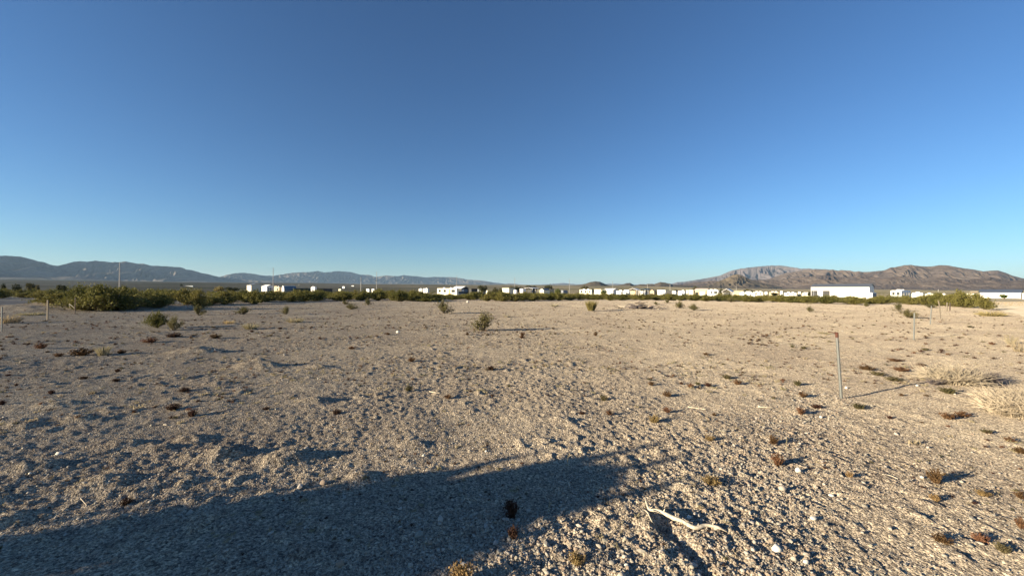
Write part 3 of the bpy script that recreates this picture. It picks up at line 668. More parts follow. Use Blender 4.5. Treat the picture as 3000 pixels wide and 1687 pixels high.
for i, (a, b, c, y, D, lab) in enumerate([
    (2166, 2180, 2182, 857.4, 150, 'low white trailer at the left end of the crowded trailer row'),
    (2182, 2202, 2204, 855.4, 160, 'long white trailer in the trailer row, behind the lowest white one'),
    (2186, 2212, 2214, 859.4, 140, 'lowest and nearest white trailer of the crowded trailer row'),
    (2206, 2236, 2238, 855.2, 165, 'white trailer at the right end of the crowded trailer row'),
    (2240, 2248, 2250, 856.4, 170, 'white trailer first right of the gap in the trailer row'),
    (2253, 2281, 2283, 855.4, 185, 'white trailer beside the dark shrub left of the long white barn'),
    (2285, 2293, 2295, 854.2, 190, 'plain white trailer midway between trailer row and long white barn'),
    (2297, 2333, 2335, 857.4, 175, 'cream white trailer third from the left end of the long white barn'),
    (2337, 2346, 2348, 856.2, 178, 'cream white trailer second from the left end of the long white barn'),
    (2349, 2372, 2374, 858.4, 172, 'cream white trailer closest to the left end of the long white barn')]):
    trailer('travel_trailer', lab, 'trailer', a, b, c, y, D, [WHT, M['cream'], WHT, M['beige'], WHT, M['tan'], M['cream'], WHT, M['beige'], M['cream']][i], win=((.2, .32), (.6, .75)) if i % 2 else ((.4, .55),), vents=1 + i % 2, group='trailers in the trailer park row')
# -- the long white barn
s, H, r = gable_house('barn', 'long white barn with grey roof, two dark openings and dark gable end', 'barn', 2376, 2547, 2561, 840.5, 831.5, 150, M['white'], M['greyroof'], 'b', 52, over=.25)
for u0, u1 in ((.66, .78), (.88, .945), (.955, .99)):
    o = s.opening('doorway_shade_panel', 'L', u0, u1, H * .12, H * .66, M['darkwall'], M['slate'], .04)  # dark panels on the wall, their colour stands for the shaded openings
s.opening('door', 'R', .62, .78, .02, H * .5, M['white'], M['slate'])
for k in range(4):
    s.opening('roller_door', 'L', .02 + k * .115, .12 + k * .115, .05, H * .42, M['cream'], M['white'])
s, H = trailer('cargo_trailer', 'white cargo trailer in the bushes at the right end of the long barn', 'trailer', 2538, 2556, 2568, 857, 92, WHT, 52, win=(), vents=0)
s.opening('door', 'R', .1, .9, .7, H * .92, M['slate'], M['white'])
s, H = trailer('motorhome', 'white motorhome with large roof boxes right of the long barn', 'motorhome', 2609, 2641, 2668, 850.5, 118, WHT, 55, win=((.15, .45), (.6, .85)), vents=2, stripe=M['teal'])
for a, b in ((.1, .35), (.45, .62), (.7, .92)): s.opening('window', 'R', a, b, H * .5, H * .75, G, M['white'])
trailer('travel_trailer', 'low white trailer with grey roof right of the motorhome with roof boxes', 'trailer', 2671, 2704, 2708, 857.5, 140, WHT, 52, win=((.3, .4),), vents=2)
trailer('travel_trailer', 'low cream trailer left of the short pale pole on the right', 'trailer', 2710, 2735, 2738, 860, 150, M['cream'], 52, win=(), vents=1)
trailer('travel_trailer', 'tiny white trailer top right of the short pale pole on the right', 'trailer', 2761, 2769, 2771, 859.5, 175, WHT, 52, win=(), vents=0)
flat_house('boundary_wall', 'low cream wall left of the long grey roofed building at the far right', 'wall', 2832, 2868, 2871, 860.5, 150, M['cream'], M['cream'], 55, over=.02)
gable_house('house', 'house with low tan roof peeping over the cream wall at far right', 'house', 2846, 2866, 2872, 857, 853, 190, M['darkwall'], M['tan'], 'b', 55, over=.6)
gable_house('warehouse', 'long white warehouse with blue grey roof at the far right', 'warehouse', 2868, 2991, 2994, 857.5, 849, 165, WHT, M['greyroof'], 'b', 53, over=.3)
flat_house('shed', 'white shed cut by the right picture edge beyond the warehouse', 'shed', 2995, 3030, 3034, 860, 150, WHT, WHT, 53)

# ------------------------------------------------------------------ utility poles
for (px, yt, D, rad, arm, lab) in [
    (350, 768, 155, .22, 0, 'tallest nearest utility pole, rising before the left mountains'),
    (800, 784, 185, .15, 0, 'thin utility pole behind the white garage with six panes'),
    (1057.5, 811, 420, .45, 0, 'short thick topped utility pole left of the cross armed pole'),
    (1103, 796, 215, .16, 1, 'cross armed utility pole standing against the mountains left of the camper'),
    (1338, 807, 260, .16, 0, 'utility pole directly behind the cream camper'),
    (1508, 812, 290, .17, 0, 'utility pole right of the cream box building'),
    (1668, 817, 300, .17, 0, 'utility pole standing alone left of the first round hill'),
    (1795, 824, 330, .17, 0, 'utility pole behind the white metal shop'),
    (1897, 833, 330, .22, 0, 'short pale utility pole above the blue grey carport roof'),
    (1963, 832, 300, .2, 0, 'pale utility pole above the grey green shelter roof'),
    (2157, 836, 320, .2, 0, 'pale utility pole right of the peaked white carport'),
    (2749, 847.5, 230, .22, 1, 'short pale utility pole on the right between cream trailer and big bushes')]:
    c = at_depth(px, 850, D); zt = at_depth(px, yt, D).z - BZ
    o = empty('utility_pole', (c.x, c.y, BZ), .6, lab, 'utility pole', 'utility poles along the valley road')
    mb = MB(); mb.tube([(0, 0, -.5), (0, 0, zt * .5), (0, 0, zt)], [rad, rad * .8, rad * .55], 8); mb.build('shaft', M['pole'], o)
    for k in range(3):
        q = MB(); zz = zt - .4 - k * zt * .07; sx = 1 if k % 2 else -1
        q.tube([(0, 0, zz), (sx * .5, 0, zz + .1)], .05, 5); q.build('insulator', M['slate'], o)
    if arm:
        q = MB(); q.box(-1.1, 1.1, -.07, .07, zt * .58, zt * .58 + .14); q.build('crossarm', M['bark'], o)

# ------------------------------------------------------------------ trees of the town
def tree_mesh(seed, h, w, leafm, lobes, n=1500, ls=.20, trunk=.22):
    """returns a hidden-from-nothing proto: root Empty with trunk and crown"""
    random.seed(seed); root = bpy.data.objects.new('tree', None); COL.objects.link(root)
    tb = MB(); tb.tube([(0, 0, -.2), (.05, 0, h * trunk), (.1, .05, h * .5)], [.22, .17, .08], 7)
    cb = MB()
    for (lx, ly, lz, lr) in lobes:
        tb.tube([(.05, 0, h * trunk), (lx * w * .5, ly * w * .5, lz * h)], [.12, .04], 5)
        for i in range(n // len(lobes)):
            v = Vector((random.gauss(0, 1), random.gauss(0, 1), random.gauss(0, 1))).normalized()
            q = random.random() ** .4 * (1 + .16 * math.sin(v.x * 5 + seed) * math.cos(v.z * 6 + v.y * 5))
            cb.leaf((lx * w + v.x * lr * w * q, ly * w + v.y * lr * w * q, lz * h + v.z * lr * h * .75 * q), ls * random.uniform(.5, 1.1), ls * random.uniform(.5, 1.2))
    tb.build('trunk', M['bark'], root); cb.build('crown', leafm, root)
    return root
TREES = [
    (1400, 1428, 829, 858, 172, 'tree_leaf', 'dark twin lobed tree behind the rounded grey trailer', 2),
    (1441, 1461, 839, 858, 165, 'tree_olive', 'low dark olive tree left of the cream box building', 1),
    (1458, 1473, 841, 858, 170, 'tree_olive', 'small rough tree touching the left wall of the cream box building', 1),
    (1488, 1508, 833, 856, 260, 'tree_olive', 'brownish tree top rising behind the cream box building', 1),
    (1504, 1533, 834, 858, 240, 'tree_leaf', 'broad dark tree right of the pole by the cream box building', 2),
    (1541, 1573, 831, 856, 245, 'tree_leaf', 'rounded dark tree above the long white carport roof', 2),
    (1591, 1621, 829, 858, 230, 'tree_leaf', 'tallest dome shaped dark tree behind the small cream house', 1),
    (1624, 1645, 842, 858, 185, 'tree_green', 'bright green round bushy tree left of the lone pole', 1),
    (1697, 1729, 834, 858, 260, 'tree_olive', 'brown olive tree behind the long motorhome, below the first hill', 1),
    (1728, 1741, 843, 858, 230, 'tree_leaf', 'small dark tree at the right end of the long motorhome', 1),
    (1758, 1780, 843, 860, 165, 'tree_green', 'pale green tree between plain cream home and metal shop', 1),
    (1912, 1925, 848, 860, 158, 'tree_leaf', 'black little tree between tan tent and bright white trailer home', 1),
    (1935, 1962, 844, 857, 260, 'tree_leaf', 'dark tree belt behind the bright white trailer home', 2),
    (1975, 1988, 845, 857, 250, 'tree_leaf', 'small dark tree right of the pale pole by the shelter', 1),
    (2026, 2049, 834, 858, 230, 'tree_olive', 'bushy olive tree with dark right side above the pink roof', 1),
    (2108, 2118, 842, 857, 250, 'tree_leaf', 'thin little dark tree left of the peaked white carport', 1),
    (2176, 2200, 844, 858, 250, 'tree_olive', 'dark olive tree behind the crowded trailer row, left one', 1),
    (2192, 2208, 846, 858, 235, 'tree_leaf', 'very dark tree behind the crowded trailer row, right one', 1),
    (2258, 2282, 855, 862, 165, 'tree_leaf', 'flat dark shrub in front of the trailers left of the barn', 2),
    (2366, 2376, 853, 862, 160, 'tree_leaf', 'small black shrub at the left corner of the long barn', 1),
    (526, 536, 829, 845, 700, 'tree_leaf', 'lone dark tree left of the far white roofed mobile home', 1),
    (622, 662, 835, 848, 190, 'broom', 'pale yellow green round bush far out left of the grey shed', 1),
    (658, 700, 839, 848, 230, 'tree_leaf', 'flat dark tree clump between yellow bush and grey shed', 2),
    (0, 20, 824, 846, 130, 'tree_leaf', 'dark tree cut by the left edge of the picture', 1),
    (30, 68, 827, 846, 120, 'tree_leaf', 'low dark tree left of the broad rounded tree at far left', 1),
    (72, 105, 821, 846, 115, 'tree_olive', 'broad rounded tree above the thicket at far left', 2),
    (102, 118, 830, 846, 112, 'tree_olive', 'small tree leaning on the right of the broad rounded tree', 1),
    (162, 196, 827, 846, 100, 'tree_leaf', 'spiky dark tree above the thicket left of the huge bush', 2),
    (2848, 2870, 857, 870, 120, 'tree_green', 'dark green bush before the cream wall at the far right', 1),
    (2925, 2958, 860, 867, 140, 'tree_green', 'flat green shrub in front of the white warehouse wall', 2),
]
for i, (x0, x1, yt, yb, D, lm, lab, nl) in enumerate(TREES):
    w = (x1 - x0) / FPX * D * 1.0; c = at_depth((x0 + x1) / 2, 850, D); z0 = gz(c.x, c.y)
    h = at_depth((x0 + x1) / 2, yt, D).z - z0
    # widths near the frame edge look stretched, so undo the obliquity
    w *= math.cos(math.atan(c.x / D))
    lob = [(0, 0, .58, .42)] if nl == 1 else [(-.24, 0, .62, .30), (.22, .1, .56, .32), (0, 0, .45, .3)]
    if nl == 1: lob += [(.16, 0, .48, .3), (-.17, .05, .46, .3)]
    root = tree_mesh(100 + i, h, w, M[lm], lob, n=700, ls=max(.16, w * .05))
    root.location = (c.x, c.y, z0)
    root.name = 'bush' if h < 3.2 and lm in ('broom', 'tree_green') else 'tree'
    tag(root, lab, 'bush' if root.name.startswith('bush') else 'tree')

# unseen tree added behind-left of the viewer, crown shaped for the foreground shadow
def shadow_tree():
    random.seed(5); root = empty('shadow_caster_tree', (-8.46, -.67, gz(-8.46, -.67)), 0, 'unseen tree added outside the left edge to cast the long foreground shadow', 'tree')
    tb = MB(); tb.tube([(0, 0, -.1), (.06, .02, .7), (.1, -.05, 1.3), (.0, 0, 1.9)], [.14, .11, .07, .03], 8)
    cb = MB()
    for k in range(9):
        a = k * 2.4; tb.tube([(.05, 0, .5 + .1 * k), (.5 * math.cos(a), .5 * math.sin(a), .9 + .14 * k)], [.06, .02], 5)
    ax = Vector((-.403, .915, 0))       # across the light
    for i in range(9000):
        z = random.uniform(.1, 2.12); t = z / 2.2
        hw = (1.0 - .05 * t) * (1 - max(0, t - .45) ** 1.4 * 1.95) * 1.1
        hw = max(.10, hw); u = random.uniform(-1, 1) * hw * (1 + .10 * math.sin(z * 9)); v = random.uniform(-1, 1) * math.sqrt(max(0, 1 - (u / hw / 1.1) ** 2)) * hw
        off = -.10 + .24 * t ** 2 + .06 * math.sin(z * 3)
        if i % 9 == 0: u *= 1.22
        p = ax * (u + off) + Vector((.915, .403, 0)) * v; cb.leaf((p.x, p.y, z), .035, .055)
    for (u0, u1, z1, n) in ((-.34, -.40, 2.20, 260), (-.08, -.04, 2.26, 240), (.20, .30, 2.28, 260), (.50, .60, 1.98, 160)):
        for i in range(n):
            q = random.random(); u = u0 + (u1 - u0) * q + random.gauss(0, .05 * (1.2 - q)); p = ax * (u + .1) + Vector((.915, .403, 0)) * random.gauss(0, .2)
            cb.leaf((p.x, p.y, 1.7 + (z1 - 1.7) * q), .022, .04)
    tb.build('trunk', M['bark'], root); cb.build('crown', M['tree_leaf'], root)
shadow_tree()

# ------------------------------------------------------------------ creosote bushes
def bush_proto(seed, h, w, stems, leaves, leafm, ls=.035, low=.18, flat=1.0):
    random.seed(seed); root = bpy.data.objects.new('creosote_bush', None); COL.objects.link(root)
    sb, lb = MB(), MB(); per = max(1, leaves // stems)
    for i in range(stems):
        a = random.uniform(0, 2 * math.pi); tilt = random.uniform(.05, 1.15) ** .7 * (1 + .28 * math.cos(a - seed * 1.7))
        L = h * random.uniform(.55, 1.12); out = w * .5 * tilt * random.uniform(.8, 1.1)
        top = L * max(.25, 1 - .42 * tilt ** 1.6) * flat
        P = []
        for k in range(5):
            t = k / 4; q = out * (t ** 1.15); z = top * (t ** (.8 + .25 * tilt)); wig = .05 * h * t
            P.append(Vector((q * math.cos(a) + random.uniform(-wig, wig), q * math.sin(a) + random.uniform(-wig, wig), z - .02)))
        sb.tube(P, [.014, .011, .009, .006, .003], 3, caps=False)
        for j in range(4):
            t = random.uniform(.35, .85); k = int(t * 4); b = P[k].lerp(P[k + 1], t * 4 - k)
            e = b + Vector((random.uniform(-1, 1) * .22 * w * .4, random.uniform(-1, 1) * .22 * w * .4, random.uniform(.05, .28) * h))
            sb.tube([b, e], [.005, .002], 3, caps=False)
            for m_ in range(int(per * .14)):
                u = random.uniform(.3, 1.05); c = b.lerp(e, u); g = .05 * h
                lb.leaf(c + Vector((random.gauss(0, g), random.gauss(0, g), random.gauss(0, g))), ls * random.uniform(.5, 1), ls * random.uniform(.6, 1.3))
        for j in range(int(per * .44)):
            t = min(1.0, low + (1 - low) * random.random() ** .55); k = min(3, int(t * 4)); c = P[k].lerp(P[k + 1], t * 4 - k); g = .045 * h * (.5 + t)
            lb.leaf(c + Vector((random.gauss(0, g), random.gauss(0, g), random.gauss(0, g))), ls * random.uniform(.5, 1), ls * random.uniform(.6, 1.3))
    sb.build('stems', M['stem'], root); lb.build('foliage', leafm, root)
    return root
PROTO_BIG = [bush_proto(200 + k, 1.25, 2.5, 54, 4200, M['creosote'], .044, .06) for k in range(5)]
PROTO_SM = [bush_proto(220 + k, .72, 1.15, 34, 1700, M['creosote_dull'], .022, .10) for k in range(4)]
USED = set()
def put(proto, x, y, sx, sz, rz, name, label, cat, group=None, dz=0.0, sy=None):
    o = proto if proto.name not in USED else copy_tree(proto)
    if o is proto: USED.add(proto.name); kids(proto)
    nm = o.name
    o.location = (x, y, gz(x, y) + dz); o.rotation_euler = (0, 0, rz); o.scale = (sx, sy or sx, sz)
    if o is not proto: o.name = name
    for k in ('label', 'category', 'group'):
        if k in o: del o[k]
    return tag(o, label, cat, group)

FRONT_EDGE = [(-250, 866), (0, 866), (120, 862), (178, 880), (200, 905), (250, 916), (300, 914), (420, 905), (480, 910), (520, 903), (600, 900), (660, 896), (720, 890), (800, 888), (900, 884), (1000, 884), (1100, 883), (1200, 885), (1260, 884), (1330, 878), (1400, 878), (1450, 883), (1550, 883), (1650, 880), (1700, 877), (1800, 878), (1900, 875), (1980, 877), (2050, 880), (2150, 880), (2250, 884), (2350, 886), (2450, 891), (2550, 889), (2620, 886), (2700, 890), (2780, 896), (2830, 902), (2870, 903), (2885, 900)]
TOP_LINE = [(-250, 845), (0, 843), (100, 840), (180, 838), (215, 835), (300, 835), (400, 838), (500, 842), (600, 846), (700, 849), (800, 849), (1000, 848), (1100, 848), (1200, 848), (1280, 858), (1300, 862), (1360, 860), (1400, 853), (1500, 854), (1600, 855), (1700, 858), (1800, 858), (1900, 860), (2000, 858), (2100, 860), (2200, 861), (2300, 863), (2450, 863), (2540, 868), (2600, 864), (2700, 862), (2780, 857), (2810, 853), (2840, 855), (2870, 860), (2885, 866)]
ZONES = [(-400, 190, 'olive creosote bush in the dark thicket beyond the dirt road at far left'),
         (190, 430, 'tall dense creosote bush of the big near clump on the left'),
         (430, 700, 'creosote bush in the green band between the big left clump and grey shed'),
         (700, 880, 'creosote bush in the band below the grey shed and white garage'),
         (880, 1080, 'creosote bush in the band below the long dark screen walls'),
         (1080, 1275, 'creosote bush in the band left of the cream camper'),
         (1275, 1400, 'low creosote bush close in front of the cream camper'),
         (1400, 1580, 'creosote bush in the band below the cream box building and carport'),
         (1580, 1760, 'creosote bush in the band below the first round hill'),
         (1760, 1960, 'creosote bush in the band below the tents and white carports'),
         (1960, 2160, 'creosote bush in the band below the pink roofed building'),
         (2160, 2370, 'creosote bush in the band below the crowded trailer row'),
         (2370, 2560, 'creosote bush in the band along the front of the long white barn'),
         (2560, 2720, 'creosote bush in the band below the motorhome with roof boxes'),
         (2720, 3100, 'creosote bush in the high dark clump by the gravel road')]
def interp(pts, x): return float(np.interp(x, [p[0] for p in pts], [p[1] for p in pts]))
def in_road(x, y, pad=1.0):
    for r in ROADS.values():
        dx = x - r['p'][0]; dy = y - r['p'][1]; s_ = dx * r['d'][0] + dy * r['d'][1]; t = dx * r['n'][0] + dy * r['n'][1]
        if r['a'] - pad < t < r['b'] + pad and r['s0'] - 6 < s_ < r['s1'] + 3: return True
    return False
random.seed(11)
BUSHY = []      # (x, y, px, D, height, width)
px = -120
while px < 2890:                                  # ragged front row first, then rows behind
    y0 = interp(FRONT_EDGE, px); X, Y = gxy(px, y0 + random.uniform(-1.5, 1.0))
    D0 = Y; step = 2.1 / D0 * FPX * random.uniform(.7, 1.15) * (math.cos(math.atan(X / Y)) ** -1)
    k = X / Y; D = D0 * random.uniform(1.0, 1.05); row = 0
    while D < min(D0 * 2.6, 125) and row < 9:
        kk = k + random.uniform(-.5, .5) * step / FPX; x, y = kk * D, D
        if not in_road(x, y) and random.random() > (.04 if px > 700 else .14): BUSHY.append((x, y, px, D, row))
        D *= 1 + random.uniform(.04, .10) + .012 * row; row += 1
    px += step
BUSHY.sort(key=lambda b: (b[4] > 3, b[4]))
def bush_h(px, D, x, y):
    yt = interp(TOP_LINE, px) + random.uniform(0, 3.0)
    h = at_depth(px, yt, D).z - gz(x, y); return max(.75, min(2.3, h))
N_IND = 285
rest = []
for i, (x, y, px, D, row) in enumerate(BUSHY):
    h = bush_h(px, D, x, y) * ((random.uniform(.72, 1.05) if px > 700 else random.uniform(.55, .98)) if row < 6 else random.uniform(.8, .92)) 
    w = random.uniform(2.2, 3.7) * (1.3 if px < 430 else 1.0)
    if i < N_IND:
        lab = next(z[2] for z in ZONES if z[0] <= px < z[1]) + (', foremost row', ', second row', ', farther back')[min(row, 2)]
        put(PROTO_BIG[i % 5], x, y, w / 2.5, h / 1.25, random.uniform(0, 6.28), 'creosote_bush', lab, 'bush', 'creosote bushes of the band beyond the open ground')
    else: rest.append((x, y, w / 2.5, h / 1.25))

# scattered instances as one geometry-nodes object
def scatter(name, pts, protos_meshes, label=None):
    """pts: list of (x,y,z,rx,ry,rz,sx,sy,sz,idx)"""
    P = np.asarray(pts, dtype=np.float32)
    me = bpy.data.meshes.new(name); me.vertices.add(len(P)); me.vertices.foreach_set('co', P[:, :3].ravel())
    for an, cols in (('rot', P[:, 3:6]), ('scl', P[:, 6:9])):
        a = me.attributes.new(an, 'FLOAT_VECTOR', 'POINT'); a.data.foreach_set('vector', np.ascontiguousarray(cols).ravel())
    a = me.attributes.new('idx', 'INT', 'POINT'); a.data.foreach_set('value', P[:, 9].astype(np.int32))
    o = bpy.data.objects.new(name, me); COL.objects.link(o)
    ng = bpy.data.node_groups.new(name, 'GeometryNodeTree')
    ng.interface.new_socket('Geometry', in_out='INPUT', socket_type='NodeSocketGeometry'); ng.interface.new_socket('Geometry', in_out='OUTPUT', socket_type='NodeSocketGeometry')
    N = ng.nodes; L = ng.links; gi = N.new('NodeGroupInput'); go = N.new('NodeGroupOutput')
    jn = N.new('GeometryNodeJoinGeometry')
    for src in reversed(protos_meshes):
        oi = N.new('GeometryNodeObjectInfo'); oi.inputs['Object'].default_value = src; oi.inputs['As Instance'].default_value = True
        L.new(oi.outputs['Geometry'], jn.inputs[0])
    io = N.new('GeometryNodeInstanceOnPoints'); io.inputs['Pick Instance'].default_value = True
    def na(nm, ty):
        n = N.new('GeometryNodeInputNamedAttribute'); n.data_type = ty; n.inputs['Name'].default_value = nm; return n.outputs[0]
    e2r = N.new('FunctionNodeEulerToRotation'); L.new(na('rot', 'FLOAT_VECTOR'), e2r.inputs[0])
    L.new(gi.outputs[0], io.inputs['Points']); L.new(jn.outputs[0], io.inputs['Instance']); L.new(na('idx', 'INT'), io.inputs['Instance Index'])
    L.new(e2r.outputs[0], io.inputs['Rotation']); L.new(na('scl', 'FLOAT_VECTOR'), io.inputs['Scale'])
    L.new(io.outputs[0], go.inputs[0])
    md = o.modifiers.new('scatter', 'NODES'); md.node_group = ng
    return tag(o, kind='stuff', label=label)
def proto_mesh(name, mb, mats, smooth_shade=False):
    o = mb.build(name, mats, None, smooth_shade); COL.objects.unlink(o); return o
def lump(seed, sub=2, amp=.25):
    import bmesh
    bm = bmesh.new(); bmesh.ops.create_icosphere(bm, subdivisions=sub, radius=1.0); r = np.random.default_rng(seed)
    off = r.uniform(-50, 50, 3)
    for v in bm.verts:
        c = v.co; n = float(perlin(c.x * 1.1 + off[0] + c.z, c.y * 1.1 + off[1] - c.z * .7, seed)) + .5 * float(perlin(c.x * 2.7 + off[2], c.y * 2.7 + c.z * 2.1, seed + 1))
        v.co = c * (1 + amp * n)
    mb = MB(); mb.add([tuple(v.co) for v in bm.verts], [tuple(v.index for v in f.verts) for f in bm.faces]); bm.free(); return mb
# leafy bush in one mesh, for the scrub far behind
def bush_onemesh(seed, h, w, n, mats, ls):
    random.seed(seed); mb = MB()
    for i in range(n):
        a = random.uniform(0, 6.283); q = random.random() ** .5; z = random.random() ** .7
        rr = w / 2 * q * (.45 + .55 * math.sin(z * 2.6)) * (1 + .2 * math.sin(a * 3 + seed))
        mb.leaf((rr * math.cos(a), rr * math.sin(a), h * z * (1 - .25 * q * q)), ls * random.uniform(.5, 1), ls * random.uniform(.6, 1.2))
    return proto_mesh('scrub', mb, mats)
SCRUB = [bush_onemesh(300 + k, 1.25, 2.5, 700, [M['creosote']], .07) for k in range(3)]
pts = [(x, y, gz(x, y), 0, 0, random.uniform(0, 6.28), s_, s_, h_, random.randrange(3)) for (x, y, s_, h_) in rest]
for i in range(2600):
    az = random.uniform(-60, 60); D = 118 * (9 ** (random.random() ** .8)); x, y = D * math.tan(math.radians(az)), D
    if abs(x) > 3 * y or in_road(x, y): continue
    if math.atan2(x, y) > math.radians(47.5) and D < 220: continue
    s_ = random.uniform(.45, .85); pts.append((x, y, gz(x, y) - .05, 0, 0, random.uniform(0, 6.28), s_, s_, s_ * random.uniform(.6, .85), random.randrange(3)))
scatter('desert_scrub', pts, SCRUB, 'dense creosote scrub filling the ground behind the front bushes and round the town')

# ------------------------------------------------------------------ single bushes on the open ground
SINGLE = [  # px, ybase, ytop, width px, proto, label
    (1415, 967, 917, 76, 0, 'rounded olive bush standing alone on the bare ground near the centre'),
    (462, 962, 918, 84, 1, 'left half of the scraggly creosote pair below the left thicket'),
    (508, 968, 925, 60, 2, 'dark right half of the scraggly creosote pair on the left'),
    (582, 922, 898, 50, 3, 'small dark bush just below the left thicket'),
    (712, 920, 899, 54, 0, 'low bush below the grey shed, left of the pale tufts'),
    (838, 922, 896, 30, 1, 'narrow upright sapling bush on the left half of the open ground'),
    (1028, 906, 888, 44, 2, 'low spreading bush below the dark screen walls'),
    (1078, 896, 876, 30, 3, 'small bush at the foot of the band below the cross armed pole'),
    (1300, 918, 882, 58, 0, 'sparse open bush below and left of the cream camper'),
    (1990, 903, 882, 36, 1, 'left one of two small green bushes right of the brush pile'),
    (2032, 908, 890, 36, 2, 'right one of two small green bushes right of the brush pile'),
    (1955, 888, 879, 22, 3, 'tiny dark bush at the edge of the band right of the brush pile'),
    (1922, 893, 884, 20, 0, 'tiny yellow green bush touching the right end of the brush pile'),
    (2371, 915, 897, 26, 1, 'dark spiky little bush alone on bare ground below the long barn'),
    (2538, 897, 886, 24, 2, 'flat topped small bush below the white cargo trailer'),
    (2632, 912, 888, 40, 3, 'taller thin bush behind the second fence post from the viewer'),
    (2662, 934, 908, 80, 0, 'wide dark low bush beside the second fence post'),
    (2725, 903, 888, 44, 1, 'sparse dark bush among the far fence posts'),
    (160, 0, 0, 0, 0, ''),
    (2140, 883, 871, 40, 2, 'small bush in front of the band below the pale pole'),
    (2885, 908, 872, 76, 3, 'dark rounded bush overhanging the left edge of the gravel road'),
    (1010, 893, 880, 24, 1, 'little olive bush left of the low spreading bush'),
]
for (px, yb, yt, wpx, k, lab) in SINGLE:
    if not lab: continue
    X, Y = gxy(px, yb); h = at_depth(px, yt, Y).z - gz(X, Y); w = wpx / FPX * Y * math.cos(math.atan(X / Y))
    p = PROTO_SM[k] if wpx < 70 or px in (2662, 1415) else PROTO_BIG[k]
    h0, w0 = (.72, 1.15) if p in PROTO_SM else (1.25, 2.5)
    put(p, X, Y, w / w0 * 1.05, h / h0 * 1.12, random.uniform(0, 6.28), 'creosote_bush', lab, 'bush')
# large clumps
for (px, yb, yt, wpx, k, lab) in [
        (300, 912, 836, 120, 0, 'largest creosote bush, in the near clump behind the dirt road fence'),
        (235, 908, 838, 110, 1, 'big creosote bush at the left end of the near clump, beside the dirt road'),
        (370, 905, 838, 110, 2, 'big creosote bush on the right side of the near left clump'),
        (578, 908, 848, 75, 3, 'large near bush projecting from the band left of the grey shed'),
        (2812, 896, 854, 90, 4, 'tallest bush of the dark clump beside the gravel road'),
        (2868, 893, 860, 60, 1, 'bush between the tallest roadside bush and the gravel road')]:
    X, Y = gxy(px, yb); h = at_depth(px, yt, Y).z - gz(X, Y); w = wpx / FPX * Y * math.cos(math.atan(X / Y))
    put(PROTO_BIG[k], X, Y, w / 2.5 * 1.1, h / 1.25 * 1.05, random.uniform(0, 6.28), 'creosote_bush', lab, 'bush')

# ------------------------------------------------------------------ dry grasses, tumbleweeds, weeds
def straw_tuft(name, px, yb, h, w, n, mat, label, cat='grass tuft', blade=.004, spread=1.0, curve=.15):
    X, Y = gxy(px, yb); o = empty(name, (X, Y, gz(X, Y) - .01), random.uniform(0, 6), label, cat); mb = MB()
    for i in range(n):
        a = random.uniform(0, 6.283); r = random.random() ** .6 * w * .22; t = random.random() ** .8 * spread
        mb.blade((r * math.cos(a), r * math.sin(a), 0), (math.cos(a) * t * w / h * .6, math.sin(a) * t * w / h * .6, 1), h * random.uniform(.55, 1.05), blade, curve)
    mb.build('blades', mat, o)
    r = MB(); r.tube([(0, 0, -.03), (0, 0, .03)], [w * .10, w * .05], 7); r.build('root_crown', M['stem'], o)
    return o
random.seed(21)
straw_tuft('grass_tuft', 302, 1036, .34, .38, 110, M['straw'], 'upright pale straw tuft on the left half of the bare ground', blade=.006, spread=.8)
straw_tuft('broom_bush', 1732, 911, .95, 1.1, 700, M['broom'], 'yellow broom like bush standing before the band at the centre', 'bush', .010, .75, .05)
straw_tuft('grass_tuft', 735, 965, .35, .8, 200, M['straw'], 'larger pale grass tuft in the shadow streak at left', blade=.006)
straw_tuft('grass_tuft', 672, 950, .25, .6, 140, M['straw_gold'], 'orange tinted dry grass tuft left of the larger pale one', blade=.006)
straw_tuft('grass_tuft', 865, 945, .35, 1.2, 220, M['straw'], 'wide pale grass tuft right of the narrow sapling bush', blade=.007)
straw_tuft('grass_tuft', 28, 948, .55, 1.1, 240, M['straw'], 'tall tan grass clump between the two left fence posts', blade=.008)
straw_tuft('grass_tuft', 92, 922, .35, 1.9, 300, M['straw'], 'low round mound of greyish dry grass by the left fence', blade=.010)
straw_tuft('grass_tuft', 1625, 897, .45, 1.2, 200, M['pale_twig'], 'pale bleached grass mound left of the yellow broom bush', blade=.010)
straw_tuft('grass_tuft', 1485, 930, .3, .6, 120, M['pale_twig'], 'greyish dry tuft upper right of the rounded lone bush', blade=.007)
straw_tuft('grass_tuft', 2905, 925, .55, 2.2, 500, M['straw_gold'], 'bright golden grass clump at the left edge of the gravel road', blade=.012)
straw_tuft('grass_tuft', 2960, 1010, .42, .35, 60, M['straw'], 'loose tall straw stems near the right edge beyond the tangle', blade=.004)
straw_tuft('grass_tuft', 2990, 1030, .50, .6, 80, M['straw'], 'tall straw stems cut by the right picture edge', blade=.004)
straw_tuft('grass_tuft', 2415, 975, .18, .7, 120, M['straw'], 'flat pale grass patch behind the rust banded fence post', blade=.006)
straw_tuft('grass_tuft', 2370, 890, .3, 1.2, 120, M['straw'], 'dry grass clump at the band edge above the dark spiky bush', blade=.01)
